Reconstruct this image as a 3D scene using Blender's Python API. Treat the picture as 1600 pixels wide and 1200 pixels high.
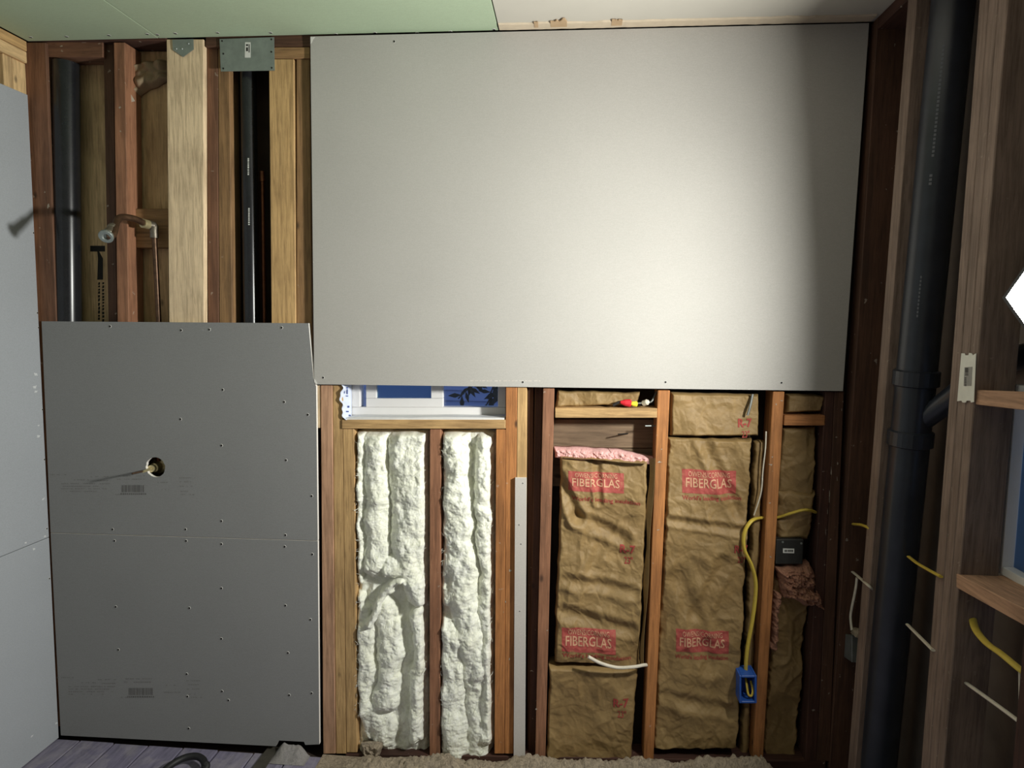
import bpy, bmesh, math, random
from mathutils import Vector, Matrix, noise
random.seed(7)
for o in list(bpy.data.objects): bpy.data.objects.remove(o)
scene = bpy.context.scene
C = scene.collection

# ------------------------------------------------------------------ camera
F_PX = 1050.0
CAM = Vector((0.0, -2.3764, 1.6578))
PITCH, YAW, ROLL = -0.0887264, 0.08471921, 0.01385454
_f = Vector((-math.sin(YAW)*math.cos(PITCH), math.cos(YAW)*math.cos(PITCH), math.sin(PITCH)))
_r0 = Vector((math.cos(YAW), math.sin(YAW), 0)); _u0 = _r0.cross(_f)
_r = _r0*math.cos(ROLL) + _u0*math.sin(ROLL); _u = _u0*math.cos(ROLL) - _r0*math.sin(ROLL)
cam_data = bpy.data.cameras.new('camera'); cam = bpy.data.objects.new('camera', cam_data); C.objects.link(cam)
cam_data.sensor_width = 36; cam_data.lens = F_PX*36/1600; cam_data.clip_start = 0.02
cam.matrix_world = Matrix(((_r.x,_u.x,-_f.x,CAM.x),(_r.y,_u.y,-_f.y,CAM.y),(_r.z,_u.z,-_f.z,CAM.z),(0,0,0,1)))
scene.camera = cam

# ------------------------------------------------------------------ world, exposure
world = bpy.data.worlds.new('world'); scene.world = world; world.use_nodes = True
bg = world.node_tree.nodes['Background']; bg.inputs[0].default_value = (0.30, 0.42, 0.74, 1); bg.inputs[1].default_value = 0.9
vs = scene.view_settings
vs.view_transform = 'Standard'; vs.look = 'None'; vs.gamma = 1; vs.use_curve_mapping = False; vs.exposure = 0.0
LAMP_POWER = 58.0
LAMP_COLOR = (1.0, 1.0, 0.945)

# ------------------------------------------------------------------ coordinates (metres; x right, y into the back wall, z up)
# the stud fronts of the back wall lie in y = 0, the floor in z = 0; a measured pixel of a known depth gives a point
def ray(px, py): return _f + _r*((px-800)/F_PX) - _u*((py-600)/F_PX)
def W(px, py, y=0.0):
    d = ray(px, py); return CAM + d*((y-CAM.y)/d.y)
def WX(px, py, X):
    d = ray(px, py); return CAM + d*((X-CAM.x)/d.x)
def WZ(px, py, z):
    d = ray(px, py); return CAM + d*((z-CAM.z)/d.z)
CEIL = 2.655; XL = -1.98; XR = 0.96; YB = -3.7

# ------------------------------------------------------------------ materials
def S(r, g, b):
    f = lambda c: (c/255/12.92) if c/255 <= 0.04045 else ((c/255+0.055)/1.055)**2.4
    return (f(r), f(g), f(b), 1)
MATS = {}
class NT:
    def __init__(s, name):
        s.m = bpy.data.materials.new(name); s.m.use_nodes = True; s.t = s.m.node_tree; s.n = s.t.nodes
        s.b = s.n['Principled BSDF']; MATS[name] = s.m
    def add(s, typ, **kw):
        nd = s.n.new(typ)
        for k, v in kw.items():
            if k in nd.inputs: nd.inputs[k].default_value = v
            else: setattr(nd, k, v)
        return nd
    def link(s, a, b): s.t.links.new(a, b)
    def coords(s, scale=(1,1,1)):
        tc = s.add('ShaderNodeTexCoord'); oi = s.add('ShaderNodeObjectInfo')
        mu = s.add('ShaderNodeMath', operation='MULTIPLY'); mu.inputs[1].default_value = 37.0; s.link(oi.outputs['Random'], mu.inputs[0])
        ad = s.add('ShaderNodeVectorMath', operation='ADD'); s.link(tc.outputs['Object'], ad.inputs[0]); s.link(mu.outputs[0], ad.inputs[1])
        mp = s.add('ShaderNodeMapping'); mp.inputs['Scale'].default_value = scale; s.link(ad.outputs[0], mp.inputs[0])
        return mp.outputs[0]
    def noise(s, vec, scale, detail=4, rough=0.6, dist=0.0):
        nd = s.add('ShaderNodeTexNoise'); nd.inputs['Scale'].default_value = scale; nd.inputs['Detail'].default_value = detail
        nd.inputs['Roughness'].default_value = rough; nd.inputs['Distortion'].default_value = dist
        s.link(vec, nd.inputs['Vector']); return nd.outputs['Fac']
    def ramp(s, fac, stops):
        r = s.add('ShaderNodeValToRGB'); e = r.color_ramp.elements
        while len(e) < len(stops): e.new(0.5)
        for i, (p, c) in enumerate(stops): e[i].position = p; e[i].color = c
        s.link(fac, r.inputs[0]); return r.outputs[0]
    def mix(s, fac, a, b, blend='MIX'):
        m = s.add('ShaderNodeMix', data_type='RGBA', blend_type=blend)
        for v, i in ((fac, 0), (a, 6), (b, 7)):
            if hasattr(v, 'is_linked'): s.link(v, m.inputs[i])
            else: m.inputs[i].default_value = v
        return m.outputs[2]
    def bump(s, h, strength=0.3, dist=0.002):
        b = s.add('ShaderNodeBump'); b.inputs['Strength'].default_value = strength; b.inputs['Distance'].default_value = dist
        s.link(h, b.inputs['Height']); s.link(b.outputs[0], s.b.inputs['Normal'])
    def color(s, c):
        if hasattr(c, 'is_linked'): s.link(c, s.b.inputs['Base Color'])
        else: s.b.inputs['Base Color'].default_value = c
    def rough(s, v): s.b.inputs['Roughness'].default_value = v

def dk(c, k): return (c[0]*k, c[1]*k, c[2]*k, 1)
def plain(name, c, rough=0.6, metal=0.0, var=0.12, scale=30, bump=0.1):
    n = NT(name); v = n.coords(); f = n.noise(v, scale)
    n.color(n.ramp(f, [(0.25, dk(c, 1-var)), (0.75, dk(c, 1+var))])); n.rough(rough); n.b.inputs['Metallic'].default_value = metal
    if bump: n.bump(f, bump, 0.001)
    return n.m
def wood(name, c, axis='z', contrast=0.35, knots=True, specks=0.0, rough=0.75, stain=0.25):
    n = NT(name); st = {'z': (1,1,0.06), 'x': (0.06,1,1), 'y': (1,0.06,1)}[axis]
    v = n.coords(st); vf = n.coords((1,1,1))
    grain = n.noise(v, 120, 6, 0.7, 0.6); band = n.noise(v, 22, 3, 0.5, 1.5)
    col = n.ramp(band, [(0.3, dk(c, 1-contrast)), (0.52, c), (0.72, dk(c, 1+contrast*0.35))])
    fine = n.ramp(grain, [(0.34, (0.5,0.47,0.44,1)), (0.58, (1.05,1.05,1.05,1))])
    col = n.mix(0.75, col, fine, 'MULTIPLY')
    big = n.noise(vf, 5, 4, 0.6)
    col = n.mix(stain, col, n.ramp(big, [(0.38, (0.25,0.2,0.17,1)), (0.6, (1,1,1,1))]), 'MULTIPLY')
    if knots:
        vo = n.add('ShaderNodeTexVoronoi'); vo.inputs['Scale'].default_value = 7.0; n.link(n.coords(tuple(0.55 if q < 1 else 1.0 for q in st)), vo.inputs['Vector'])
        k = n.ramp(vo.outputs['Distance'], [(0.035, (0,0,0,1)), (0.075, (1,1,1,1))])
        col = n.mix(0.8, col, n.ramp(k, [(0, dk(c, 0.25)), (1, (1,1,1,1))]), 'MULTIPLY') if False else n.mix(k, dk(c, 0.22), col)
    if specks:
        sp = n.noise(vf, 42, 3, 0.5, 0.3)
        col = n.mix(n.ramp(sp, [(0.70, (0,0,0,1)), (0.73, (specks,specks,specks,1))]), col, S(190,178,160))
    n.color(col); n.rough(rough); n.bump(grain, 0.5, 0.0015)
    return n.m
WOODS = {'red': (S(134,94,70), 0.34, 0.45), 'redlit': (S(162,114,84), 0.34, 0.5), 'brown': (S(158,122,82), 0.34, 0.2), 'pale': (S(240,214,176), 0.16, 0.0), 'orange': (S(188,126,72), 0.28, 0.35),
         'pinkish': (S(196,154,122), 0.14, 0.0), 'honey': (S(208,170,116), 0.24, 0.0), 'dark': (S(78,48,36), 0.3, 0.55), 'umber': (S(92,62,44), 0.3, 0.5), 'fresh': (S(232,198,146), 0.14, 0.0), 'grey': (S(142,122,108), 0.2, 0.2)}
def wd(kind, axis='z'):
    k = f'wood {kind} {axis}'
    if k not in MATS:
        c, ct, sp = WOODS[kind]
        wood(k, c, axis, ct, knots=True, specks=sp)
    return MATS[k]
def paperboard(name, c, mott=0.05, rough=0.85):
    n = NT(name); v = n.coords(); f = n.noise(v, 420, 2, 0.7); g = n.noise(v, 3.0, 3, 0.5); h = n.noise(n.coords((0.3,1,3)), 160, 2, 0.6)
    col = n.ramp(f, [(0.3, dk(c, 1-mott*1.6)), (0.7, dk(c, 1+mott))])
    col = n.mix(1.0, col, n.ramp(g, [(0.3, (0.95,0.95,0.95,1)), (0.7, (1,1,1,1))]), 'MULTIPLY')
    col = n.mix(0.5, col, n.ramp(h, [(0.35, (0.93,0.92,0.91,1)), (0.6, (1,1,1,1))]), 'MULTIPLY')
    n.color(col); n.rough(rough); n.bump(f, 0.12, 0.0006); return n.m
M_DRYL = paperboard('pale drywall strip paper', S(206,200,192))
M_DRY = paperboard('ivory paper drywall', S(184,181,175))
M_GREY = paperboard('grey board', S(142,142,141), 0.07)
M_GREYW = paperboard('grey board with light painted in', S(168,172,177), 0.07)  # lighter, bluer copy of the grey board; the wall's extra light is painted in
M_GREEN = paperboard('green moisture board', S(182,200,170))
M_CEIL = plain('old ceiling paint', S(200,195,183), 0.8, 0, 0.03, 6, 0.05)
M_GYP = plain('gypsum core', S(238,234,226), 0.9, 0, 0.05, 80, 0.3)
M_BEIGE = plain('bare plaster paper', S(188,160,126), 0.9, 0, 0.1, 40, 0.2)
M_BLACK = plain('dark sheathing', S(58,46,38), 0.9, 0, 0.35, 9, 0.3)
M_RSHEATH = plain('right wall sheathing', S(104,94,86), 0.85, 0, 0.3, 6, 0.3)
M_PLY = wood('plywood', S(214,182,138), 'z', 0.14, knots=True, stain=0.3)
M_PLYD = wood('old plank sheathing', S(134,112,88), 'x', 0.2, knots=True, stain=0.3)
M_ABS = plain('black plastic pipe', S(30,31,34), 0.27, 0, 0.25, 20, 0.03)
M_ABSTACK = plain('blue black plastic stack', S(40,44,52), 0.3, 0, 0.25, 14, 0.05)
M_WHITE = plain('white vinyl', S(232,230,228), 0.35, 0, 0.02, 20, 0.0)
M_TAPE = plain('pale flashing film', S(214,222,240), 0.4, 0, 0.05, 30, 0.4)
M_SFILM = plain('white sill film', S(226,226,224), 0.5, 0, 0.06, 30, 0.3)
M_INKB = plain('blue ink', S(62,80,140), 0.7)
M_GALV = plain('galvanised steel', S(150,158,154), 0.42, 0.55, 0.18, 26, 0.08)
M_NPLATE = plain('pale nail plate', S(226,226,214), 0.5, 0.1, 0.05, 60, 0.2)
M_PIPE = plain('scaled old pipe', S(128,120,108), 0.4, 0.7, 0.35, 70, 0.35)
M_PIPED = plain('brown old pipe', S(96,74,58), 0.42, 0.7, 0.4, 60, 0.3)
M_COPPER = plain('dull copper', S(120,76,54), 0.4, 0.8, 0.3, 50, 0.1)
M_BRASS = plain('brass', S(206,192,150), 0.35, 0.6, 0.15, 60, 0.1)
M_YEL = plain('yellow cable sheath', S(206,180,72), 0.5, 0, 0.1, 60, 0.05)
M_WCAB = plain('off white cable sheath', S(214,206,188), 0.6, 0, 0.1, 60, 0.05)
M_BLUEBOX = plain('blue plastic box', S(46,92,178), 0.4, 0, 0.1, 60, 0.05)
M_BOX = plain('black metal box', S(56,56,54), 0.5, 0.3, 0.2, 40, 0.1)
M_GBOX = plain('grey metal box', S(120,122,118), 0.5, 0.4, 0.2, 40, 0.1)
M_STICK = plain('white sticker', S(226,226,220), 0.6, 0, 0.02, 60, 0)
M_INK = plain('black ink', S(34,30,27), 0.9)
M_FAINT = plain('faint grey ink', S(104,102,100), 0.95)
M_FAINTER = plain('fainter grey ink', S(124,122,120), 0.95)
def m_red():
    n = NT('worn red print ink'); v = n.coords(); f = n.noise(v, 55, 5, 0.7, 0.4)
    n.color(n.ramp(f, [(0.26, S(172,128,92)), (0.42, S(172,84,74)), (0.7, S(156,60,56))])); n.rough(0.75); return n.m
M_RED = m_red()
M_REDT = plain('dark red lettering ink', S(160,66,58), 0.8)
M_REDP = plain('pale red print ink', S(206,160,126), 0.75, 0, 0.1, 90, 0.1)
M_REDW = plain('red plastic', S(214,40,52), 0.4)
M_YELW = plain('lemon plastic', S(232,214,60), 0.4)
M_SCREW = plain('dark screw head', S(44,42,40), 0.5, 0.4)
M_TORN = plain('torn paper rim', S(224,222,216), 0.9)
M_LBLACK = plain('lamp housing', S(40,41,43), 0.5, 0.2)
M_RUBBER = plain('black rubber', S(26,26,27), 0.55)
M_BARM = plain('dark strip metal', S(76,72,64), 0.6, 0.3, 0.3, 30, 0.2)

def m_kraft():
    n = NT('kraft paper'); v = n.coords(); c = S(154,127,82)
    f = n.noise(v, 26, 6, 0.65, 0.4); fib = n.noise(v, 260, 3, 0.7); big = n.noise(v, 3.2, 4, 0.6, 0.5)
    col = n.ramp(f, [(0.3, dk(c, 0.8)), (0.7, dk(c, 1.08))])
    col = n.mix(0.5, col, n.ramp(big, [(0.35, (0.66,0.6,0.52,1)), (0.65, (1,1,1,1))]), 'MULTIPLY')
    n.color(col); n.rough(0.62); n.bump(n.mix(0.35, f, fib), 0.55, 0.003); return n.m
M_KRAFT = m_kraft()
def m_fluff(name, c, shade, sc=60, bmp=0.8, sss=0.15):
    n = NT(name); v = n.coords(); st = n.coords((1,1,0.5))
    f = n.noise(st, sc, 6, 0.75, 1.6); g = n.noise(v, 9, 4, 0.6, 0.8)
    col = n.ramp(f, [(0.25, shade), (0.6, c)])
    col = n.mix(0.4, col, n.ramp(g, [(0.3, (0.9,0.88,0.76,1)), (0.6, (1,1,1,1))]), 'MULTIPLY')
    n.color(col); n.rough(0.95); n.bump(f, bmp, 0.003)
    n.b.inputs['Subsurface Weight'].default_value = sss; n.b.inputs['Subsurface Radius'].default_value = (0.03,0.03,0.026)
    return n.m
M_WOOL = m_fluff('white glass wool', S(250,251,240), S(228,230,210), 110, 0.6, 0.4)
M_PINK = m_fluff('pink glass wool', S(238,190,186), S(205,140,138), 140)
M_PINKOLD = m_fluff('soiled pink wool', S(178,130,106), S(110,74,58), 60)
M_GDUST = m_fluff('grey board dust', S(150,146,144), S(112,108,108), 90)
M_DUST = m_fluff('plaster dust and crumbs', S(166,152,132), S(70,58,48), 70)
def m_floor():
    n = NT('painted plank'); v = n.coords((1,0.12,1)); w = n.coords()
    f = n.noise(v, 60, 5, 0.6, 0.5); d = n.noise(w, 7, 6, 0.7, 0.6)
    col = n.ramp(f, [(0.3, S(98,94,114)), (0.7, S(136,130,152))])
    col = n.mix(n.ramp(d, [(0.48, (0,0,0,1)), (0.75, (0.75,0.75,0.75,1))]), col, S(168,162,164))
    n.color(col); n.rough(0.7); n.bump(f, 0.3, 0.001); return n.m
M_FLOOR = m_floor()
def m_smear():
    n = NT('plaster smear'); n.color(S(206,208,208)); n.rough(0.95); return n.m
M_SMEAR = m_smear()
def m_glass():
    n = NT('window glass'); n.b.inputs['Transmission Weight'].default_value = 1.0; n.color((0.9,0.95,0.97,1)); n.rough(0.02); n.b.inputs['IOR'].default_value = 1.45; return n.m
M_GLASS = m_glass()
M_SIDING = plain('blue lap siding', S(150,166,206), 0.8, 0, 0.06, 8, 0.05)
M_LEAF = plain('dark leaf', S(52,66,70), 0.8)

# ------------------------------------------------------------------ mesh helpers
def link(name, me, mat, parent=None, smooth=False):
    """recentre the mesh on its base and link it; location is relative to its parent"""
    vs_ = [v.co for v in me.vertices]
    mn = Vector((min(v.x for v in vs_), min(v.y for v in vs_), min(v.z for v in vs_)))
    mx = Vector((max(v.x for v in vs_), max(v.y for v in vs_), max(v.z for v in vs_)))
    base = Vector(((mn.x+mx.x)/2, (mn.y+mx.y)/2, mn.z))
    me.transform(Matrix.Translation(-base))
    if mat is not None:
        for m in (mat if isinstance(mat, (list, tuple)) else [mat]): me.materials.append(m)
    if smooth:
        for p in me.polygons: p.use_smooth = True
    o = bpy.data.objects.new(name, me); C.objects.link(o)
    if parent is not None: o.parent = parent; o.location = base - wloc(parent)
    else: o.location = base
    return o
def wloc(o):
    v = Vector(o.location)
    while o.parent: o = o.parent; v += Vector(o.location)
    return v
def empty(name, loc):
    o = bpy.data.objects.new(name, None); C.objects.link(o); o.location = loc; o.empty_display_size = 0.05; return o
def tag(o, label, cat=None, group=None, kind=None):
    if label: o['label'] = label
    if cat: o['category'] = cat
    if group: o['group'] = group
    if kind: o['kind'] = kind
    return o
def from_bm(name, bm, mat, parent=None, smooth=False):
    me = bpy.data.meshes.new(name); bmesh.ops.recalc_face_normals(bm, faces=bm.faces); bm.to_mesh(me); bm.free()
    return link(name, me, mat, parent, smooth)
def hexa(bm, front, back):
    """8 corners: front quad and back quad in the same order"""
    v = [bm.verts.new(p) for p in list(front)+list(back)]
    fs = [bm.faces.new(v[:4]), bm.faces.new(v[7:3:-1])]
    for i in range(4): fs.append(bm.faces.new((v[i], v[4+i], v[4+(i+1) % 4], v[(i+1) % 4])))
    return fs
def solid(name, front, back, mat, parent=None, bevel=0.0015, edge_mat=None):
    bm = bmesh.new(); fs = hexa(bm, front, back)
    mats = mat
    if edge_mat is not None:
        mats = [mat, edge_mat]
        for f in fs[2:]: f.material_index = 1
    bmesh.ops.recalc_face_normals(bm, faces=bm.faces)
    if bevel: bmesh.ops.bevel(bm, geom=list(bm.edges), offset=bevel, segments=1, affect='EDGES', clamp_overlap=True)
    return from_bm(name, bm, mats, parent)
def slab(name, q, y0, y1, mat, parent=None, **kw):
    """board parallel to the back wall: four measured corners (tl, tr, br, bl) at depth y0, thickness to y1"""
    f = [W(px, py, y0) for px, py in q]; b = [Vector((p.x, y1, p.z)) for p in f]
    return solid(name, f, b, mat, parent, **kw)
def slabX(name, q, X0, X1, mat, parent=None, **kw):
    f = [WX(px, py, X0) for px, py in q]; b = [Vector((X1, p.y, p.z)) for p in f]
    return solid(name, f, b, mat, parent, **kw)
def box(name, a, b, mat, parent=None, bevel=0.0015):
    x0, y0, z0 = a; x1, y1, z1 = b
    f = [Vector((x0,y0,z1)), Vector((x1,y0,z1)), Vector((x1,y0,z0)), Vector((x0,y0,z0))]
    return solid(name, f, [Vector((p.x, y1, p.z)) for p in f], mat, parent, bevel)
def catmull(pts, n=8):
    pts = [Vector(p) for p in pts]; out = []
    P = [pts[0]*2-pts[1]] + pts + [pts[-1]*2-pts[-2]]
    for i in range(1, len(P)-2):
        a, b, c, d = P[i-1], P[i], P[i+1], P[i+2]
        for k in range(n):
            t = k/n
            out.append(0.5*((2*b)+(c-a)*t+(2*a-5*b+4*c-d)*t*t+(3*b-a-3*c+d)*t**3))
    out.append(pts[-1]); return out
def tube_bm(bm, pts, rad, seg=12, flat=1.0):
    rads = rad if isinstance(rad, (list, tuple)) else [rad]*len(pts)
    rings = []; up = Vector((0.13, 0.21, 0.97)); prev = None
    for i, p in enumerate(pts):
        t = (pts[min(i+1, len(pts)-1)] - pts[max(i-1, 0)]).normalized()
        if prev is None:
            ref = up if abs(t.dot(up)) < 0.9 else Vector((1, 0.1, 0)); nrm = (ref - t*ref.dot(t)).normalized()
        else: nrm = (prev - t*prev.dot(t)).normalized()
        prev = nrm; bn = t.cross(nrm)
        rings.append([bm.verts.new(p + (nrm*math.cos(2*math.pi*k/seg)*flat + bn*math.sin(2*math.pi*k/seg))*rads[i]) for k in range(seg)])
    for a, b in zip(rings, rings[1:]):
        for k in range(seg): bm.faces.new((a[k], a[(k+1) % seg], b[(k+1) % seg], b[k]))
    for rg in (rings[0][::-1], rings[-1]): bm.faces.new([bm.verts.new(v.co) for v in rg])
def tube(name, pts, rad, mat, parent=None, seg=12, smooth_path=True, n=8, flat=1.0):
    pts = [Vector(p) for p in pts]
    if smooth_path and len(pts) > 2 and not isinstance(rad, (list, tuple)): pts = catmull(pts, n)
    bm = bmesh.new(); tube_bm(bm, pts, rad, seg, flat)
    return from_bm(name, bm, mat, parent, True)
def lathe(name, profile, origin, axis, mat, parent=None, seg=20):
    """profile of (distance along axis, radius)"""
    bm = bmesh.new(); ax = Vector(axis).normalized(); o = Vector(origin)
    n1 = ax.orthogonal().normalized(); n2 = ax.cross(n1); rings = []
    for d, r in profile:
        rings.append([bm.verts.new(o + ax*d + (n1*math.cos(2*math.pi*k/seg)+n2*math.sin(2*math.pi*k/seg))*r) for k in range(seg)])
    for a, b in zip(rings, rings[1:]):
        for k in range(seg): bm.faces.new((a[k], a[(k+1) % seg], b[(k+1) % seg], b[k]))
    bm.faces.new(rings[0]); bm.faces.new(rings[-1])
    ob = from_bm(name, bm, mat, parent)
    return ob
# ---- soft reliefs (paper, wool) : a heightfield over a measured outline, closed at the back
class Relief:
    def __init__(s, q, y0, hfun, edge=0.0, step=1.0, seed=0.0, roll=6.0):
        s.q, s.y0, s.h, s.edge, s.step, s.seed, s.roll = q, y0, hfun, edge, step, seed, roll
    def y(s, px, py, d=1e9):
        h = s.h(px, py)
        k = min(1.0, d/s.roll); return s.y0 - h*1.0*(1-(1-k)**2) + (1-k)**2*0.02
    def build(s, name, mat, parent, yback):
        (x0,y0),(x1,y1),(x2,y2),(x3,y3) = s.q
        nx = max(6, int(max(x1-x0, x2-x3)/s.step)); nz = max(6, int(max(y3-y0, y2-y1)/s.step))
        bm = bmesh.new(); rows = []
        for j in range(nz+1):
            v = j/nz; row = []
            ly, ry = y0+(y3-y0)*v, y1+(y2-y1)*v
            el = s.edge*noise.noise((s.seed, ly*0.045, 1.3)) + s.edge*0.4*noise.noise((s.seed, ly*0.16, 4.3))
            er = s.edge*noise.noise((s.seed+9, ly*0.045, 2.3)) + s.edge*0.4*noise.noise((s.seed+9, ly*0.16, 5.3))
            lx, rx = x0+(x3-x0)*v + el, x1+(x2-x1)*v + er
            for i in range(nx+1):
                u = i/nx; px, py = lx+(rx-lx)*u, ly+(ry-ly)*u
                if s.edge and (j == 0 or j == nz): pass
                et = s.edge*noise.noise((px*0.06, s.seed+3, 0.7))*(1-v) + s.edge*noise.noise((px*0.06, s.seed+5, 0.2))*v
                py += et*abs(2*v-1)
                d = min((px-lx), (rx-px), (v*(y3-y0)), ((1-v)*(y3-y0)))
                w = W(px, py, s.y0); row.append(bm.verts.new((w.x, s.y(px, py, max(d, 0)), w.z)))
            rows.append(row)
        for a, b in zip(rows, rows[1:]):
            for i in range(nx): bm.faces.new((a[i], a[i+1], b[i+1], b[i]))
        border = [rows[0][i] for i in range(nx+1)] + [rows[j][nx] for j in range(1, nz+1)] + [rows[nz][i] for i in range(nx-1, -1, -1)] + [rows[j][0] for j in range(nz-1, 0, -1)]
        bk = [bm.verts.new((b.co.x, yback, b.co.z)) for b in border]; L = len(border)
        for i in range(L): bm.faces.new((border[i], bk[i], bk[(i+1) % L], border[(i+1) % L]))
        bm.faces.new(bk)
        return from_bm(name, bm, mat, parent, True)
def crumple(x, y, s, seed):
    p = Vector((x*s, y*s, seed)); p += Vector((noise.noise(p*0.7), noise.noise(p*0.7+Vector((5,2,1))), 0))*0.8
    d, _ = noise.voronoi(p)
    return d[1]-d[0]
def kraft_h(seed, amp=1.0, shift=0.0):
    def h(x, y):
        a = 0.020*noise.noise((x*0.016, y*0.009, seed)) + 0.010*noise.noise((x*0.02+y*0.016, y*0.02-x*0.02, seed+1.5))
        f = abs(noise.noise((x*0.030+y*0.012, y*0.022-x*0.008, seed+3)))
        f2 = abs(noise.noise((x*0.07-y*0.03, y*0.06, seed+8)))
        return amp*(a + 0.014*(0.28-min(f, 0.28)) + 0.004*(0.3-min(f2, 0.3)) + 0.0045*crumple(x, y, 0.045, seed) + 0.0012*crumple(x, y, 0.12, seed+4)) + shift
    return h
def to_mesh(curve_obj):
    dg = bpy.context.evaluated_depsgraph_get(); return bpy.data.meshes.new_from_object(curve_obj.evaluated_get(dg))
def lettering(name, text, place, mat, parent, width, height, bold=0.0, cuts=1):
    """place(u, v) -> world point, u over 0..width, v over 0..height"""
    cu = bpy.data.curves.new('lettering', 'FONT'); cu.body = text; cu.size = 1; cu.offset = bold; cu.resolution_u = 2
    ob = bpy.data.objects.new('lettering', cu); C.objects.link(ob); bpy.context.view_layer.update()
    me = to_mesh(ob); bpy.data.objects.remove(ob); bpy.data.curves.remove(cu)
    bm = bmesh.new(); bm.from_mesh(me); bpy.data.meshes.remove(me)
    xs = [v.co.x for v in bm.verts]; ys = [v.co.y for v in bm.verts]
    x0, x1, y0, y1 = min(xs), max(xs), min(ys), max(ys)
    bmesh.ops.triangulate(bm, faces=bm.faces)
    if cuts: bmesh.ops.subdivide_edges(bm, edges=bm.edges, cuts=cuts)
    for v in bm.verts: v.co = place((v.co.x-x0)/(x1-x0)*width, (v.co.y-y0)/(y1-y0)*height)
    return from_bm(name, bm, mat, parent)
def flat_quads(name, quads, y, mat, parent, eps=0.0):
    bm = bmesh.new()
    for q in quads:
        bm.faces.new([bm.verts.new(W(px, py, y)) for px, py in q])
    o = from_bm(name, bm, mat, parent); o['kind'] = 'stuff'; return o

# screws: one shared mesh for boards facing -y and one for the ceiling and left wall
def screw_mesh(nrm):
    bm = bmesh.new(); n = Vector(nrm); a = n.orthogonal().normalized(); b = n.cross(a); seg = 12
    prof = [(0.0002, 0.0078, 1), (0.0013, 0.0062, 1), (0.0002, 0.0046, 0), (0.0008, 0.0018, 0)]
    rings = [[bm.verts.new(n*d + (a*math.cos(2*math.pi*k/seg)+b*math.sin(2*math.pi*k/seg))*r) for k in range(seg)] for d, r, m in prof]
    for i, (p, q) in enumerate(zip(rings, rings[1:])):
        for k in range(seg): bm.faces.new((p[k], p[(k+1) % seg], q[(k+1) % seg], q[k])).material_index = 1 if i == 0 else 0
    bm.faces.new(rings[-1]).material_index = 0
    me = bpy.data.meshes.new('screw'); bm.to_mesh(me); bm.free(); me.materials.append(M_SCREW); me.materials.append(M_TORN); return me
SCR_Y, SCR_Z, SCR_X = screw_mesh((0,-1,0)), screw_mesh((0,0,-1)), screw_mesh((1,0,0))
def screws(parent, pts, me, scale=1.0):
    for p in pts:
        o = bpy.data.objects.new('screw', me); C.objects.link(o); o.parent = parent; o.location = Vector(p)-wloc(parent); o.scale = (scale,)*3

# ================================================================== THE SETTING
# ---- back wall: sheathing with the window opening, everything nailed to it is its part
Y_SH = 0.125
TOPZ = 2.80
wl, wr = W(549,640,0.1).x-0.015, W(790,640,0.1).x+0.015
wz0, wz1 = W(660,650,0.1).z, W(660,602,0.1).z+0.45
bm = bmesh.new()
def bmbox(bm, a, b):
    x0,y0,z0 = a; x1,y1,z1 = b
    f = [Vector((x0,y0,z1)), Vector((x1,y0,z1)), Vector((x1,y0,z0)), Vector((x0,y0,z0))]
    hexa(bm, f, [Vector((p.x,y1,p.z)) for p in f])
X0W, X1W = -2.12, 1.20
bmbox(bm, (X0W, Y_SH, -0.12), (wl, Y_SH+0.02, TOPZ)); bmbox(bm, (wr, Y_SH, -0.12), (X1W, Y_SH+0.02, TOPZ))
bmbox(bm, (wl, Y_SH, -0.12), (wr, Y_SH+0.02, wz0)); bmbox(bm, (wl, Y_SH, wz1), (wr, Y_SH+0.02, TOPZ))
wall_back = tag(from_bm('wall_back', bm, M_BLACK), 'open framed back wall with studs, drywall and insulation bays', kind='structure')

# floor, planks running towards the back wall
floor = tag(box('floor', (X0W, YB, -0.06), (X1W, 0.12, -0.02), M_BLACK, bevel=0), 'plank floor painted dusty purple grey', kind='structure')
x = XL-0.05; i = 0
while x < XR+0.1:
    w = 0.142
    box('plank', (x+0.003, YB+0.01, -0.0199), (x+w-0.003, -0.016 if x < -0.95 else -0.03, 0.0+0.0015*math.sin(i*2.1)), M_FLOOR, floor, bevel=0.002)
    x += w; i += 1

# ceiling
ceiling = tag(box('ceiling', (X0W, YB, CEIL+0.013), (X1W, 0.12, CEIL+0.05), M_BLACK, bevel=0), 'ceiling half green board, half old white plaster', kind='structure')
xs = WZ(243,56,CEIL).x; xg = WZ(779,46,CEIL).x
cz = (CEIL, CEIL+0.0125)
def ceil_board(x0, x1, mat, lab, y1=-0.001):
    o = box('ceiling_board', (x0, YB+0.01, cz[0]), (x1, y1, cz[1]), mat, ceiling, bevel=0.001); o['label'] = lab; return o
cb1 = ceil_board(XL+0.001, xs-0.0015, M_GREEN, 'green moisture board at the left end of the ceiling')
cb2 = ceil_board(xs+0.0015, xg-0.002, M_GREEN, 'green moisture board between seam and white ceiling')
cb3 = ceil_board(xg+0.002, XR+0.13, M_CEIL, 'old white ceiling with torn paper edge')
for cb, pp in ((cb1, [(48,58),(104,57),(170,55),(230,53)]), (cb2, [(246,54),(274,52),(340,51),(423,51),(525,53),(586,51),(652,51),(704,49),(772,46)])):
    screws(cb, [Vector((WZ(px,py,CEIL).x, WZ(px,py,CEIL).y, CEIL-0.0002)) for px, py in pp], SCR_Z, 0.85)
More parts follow.
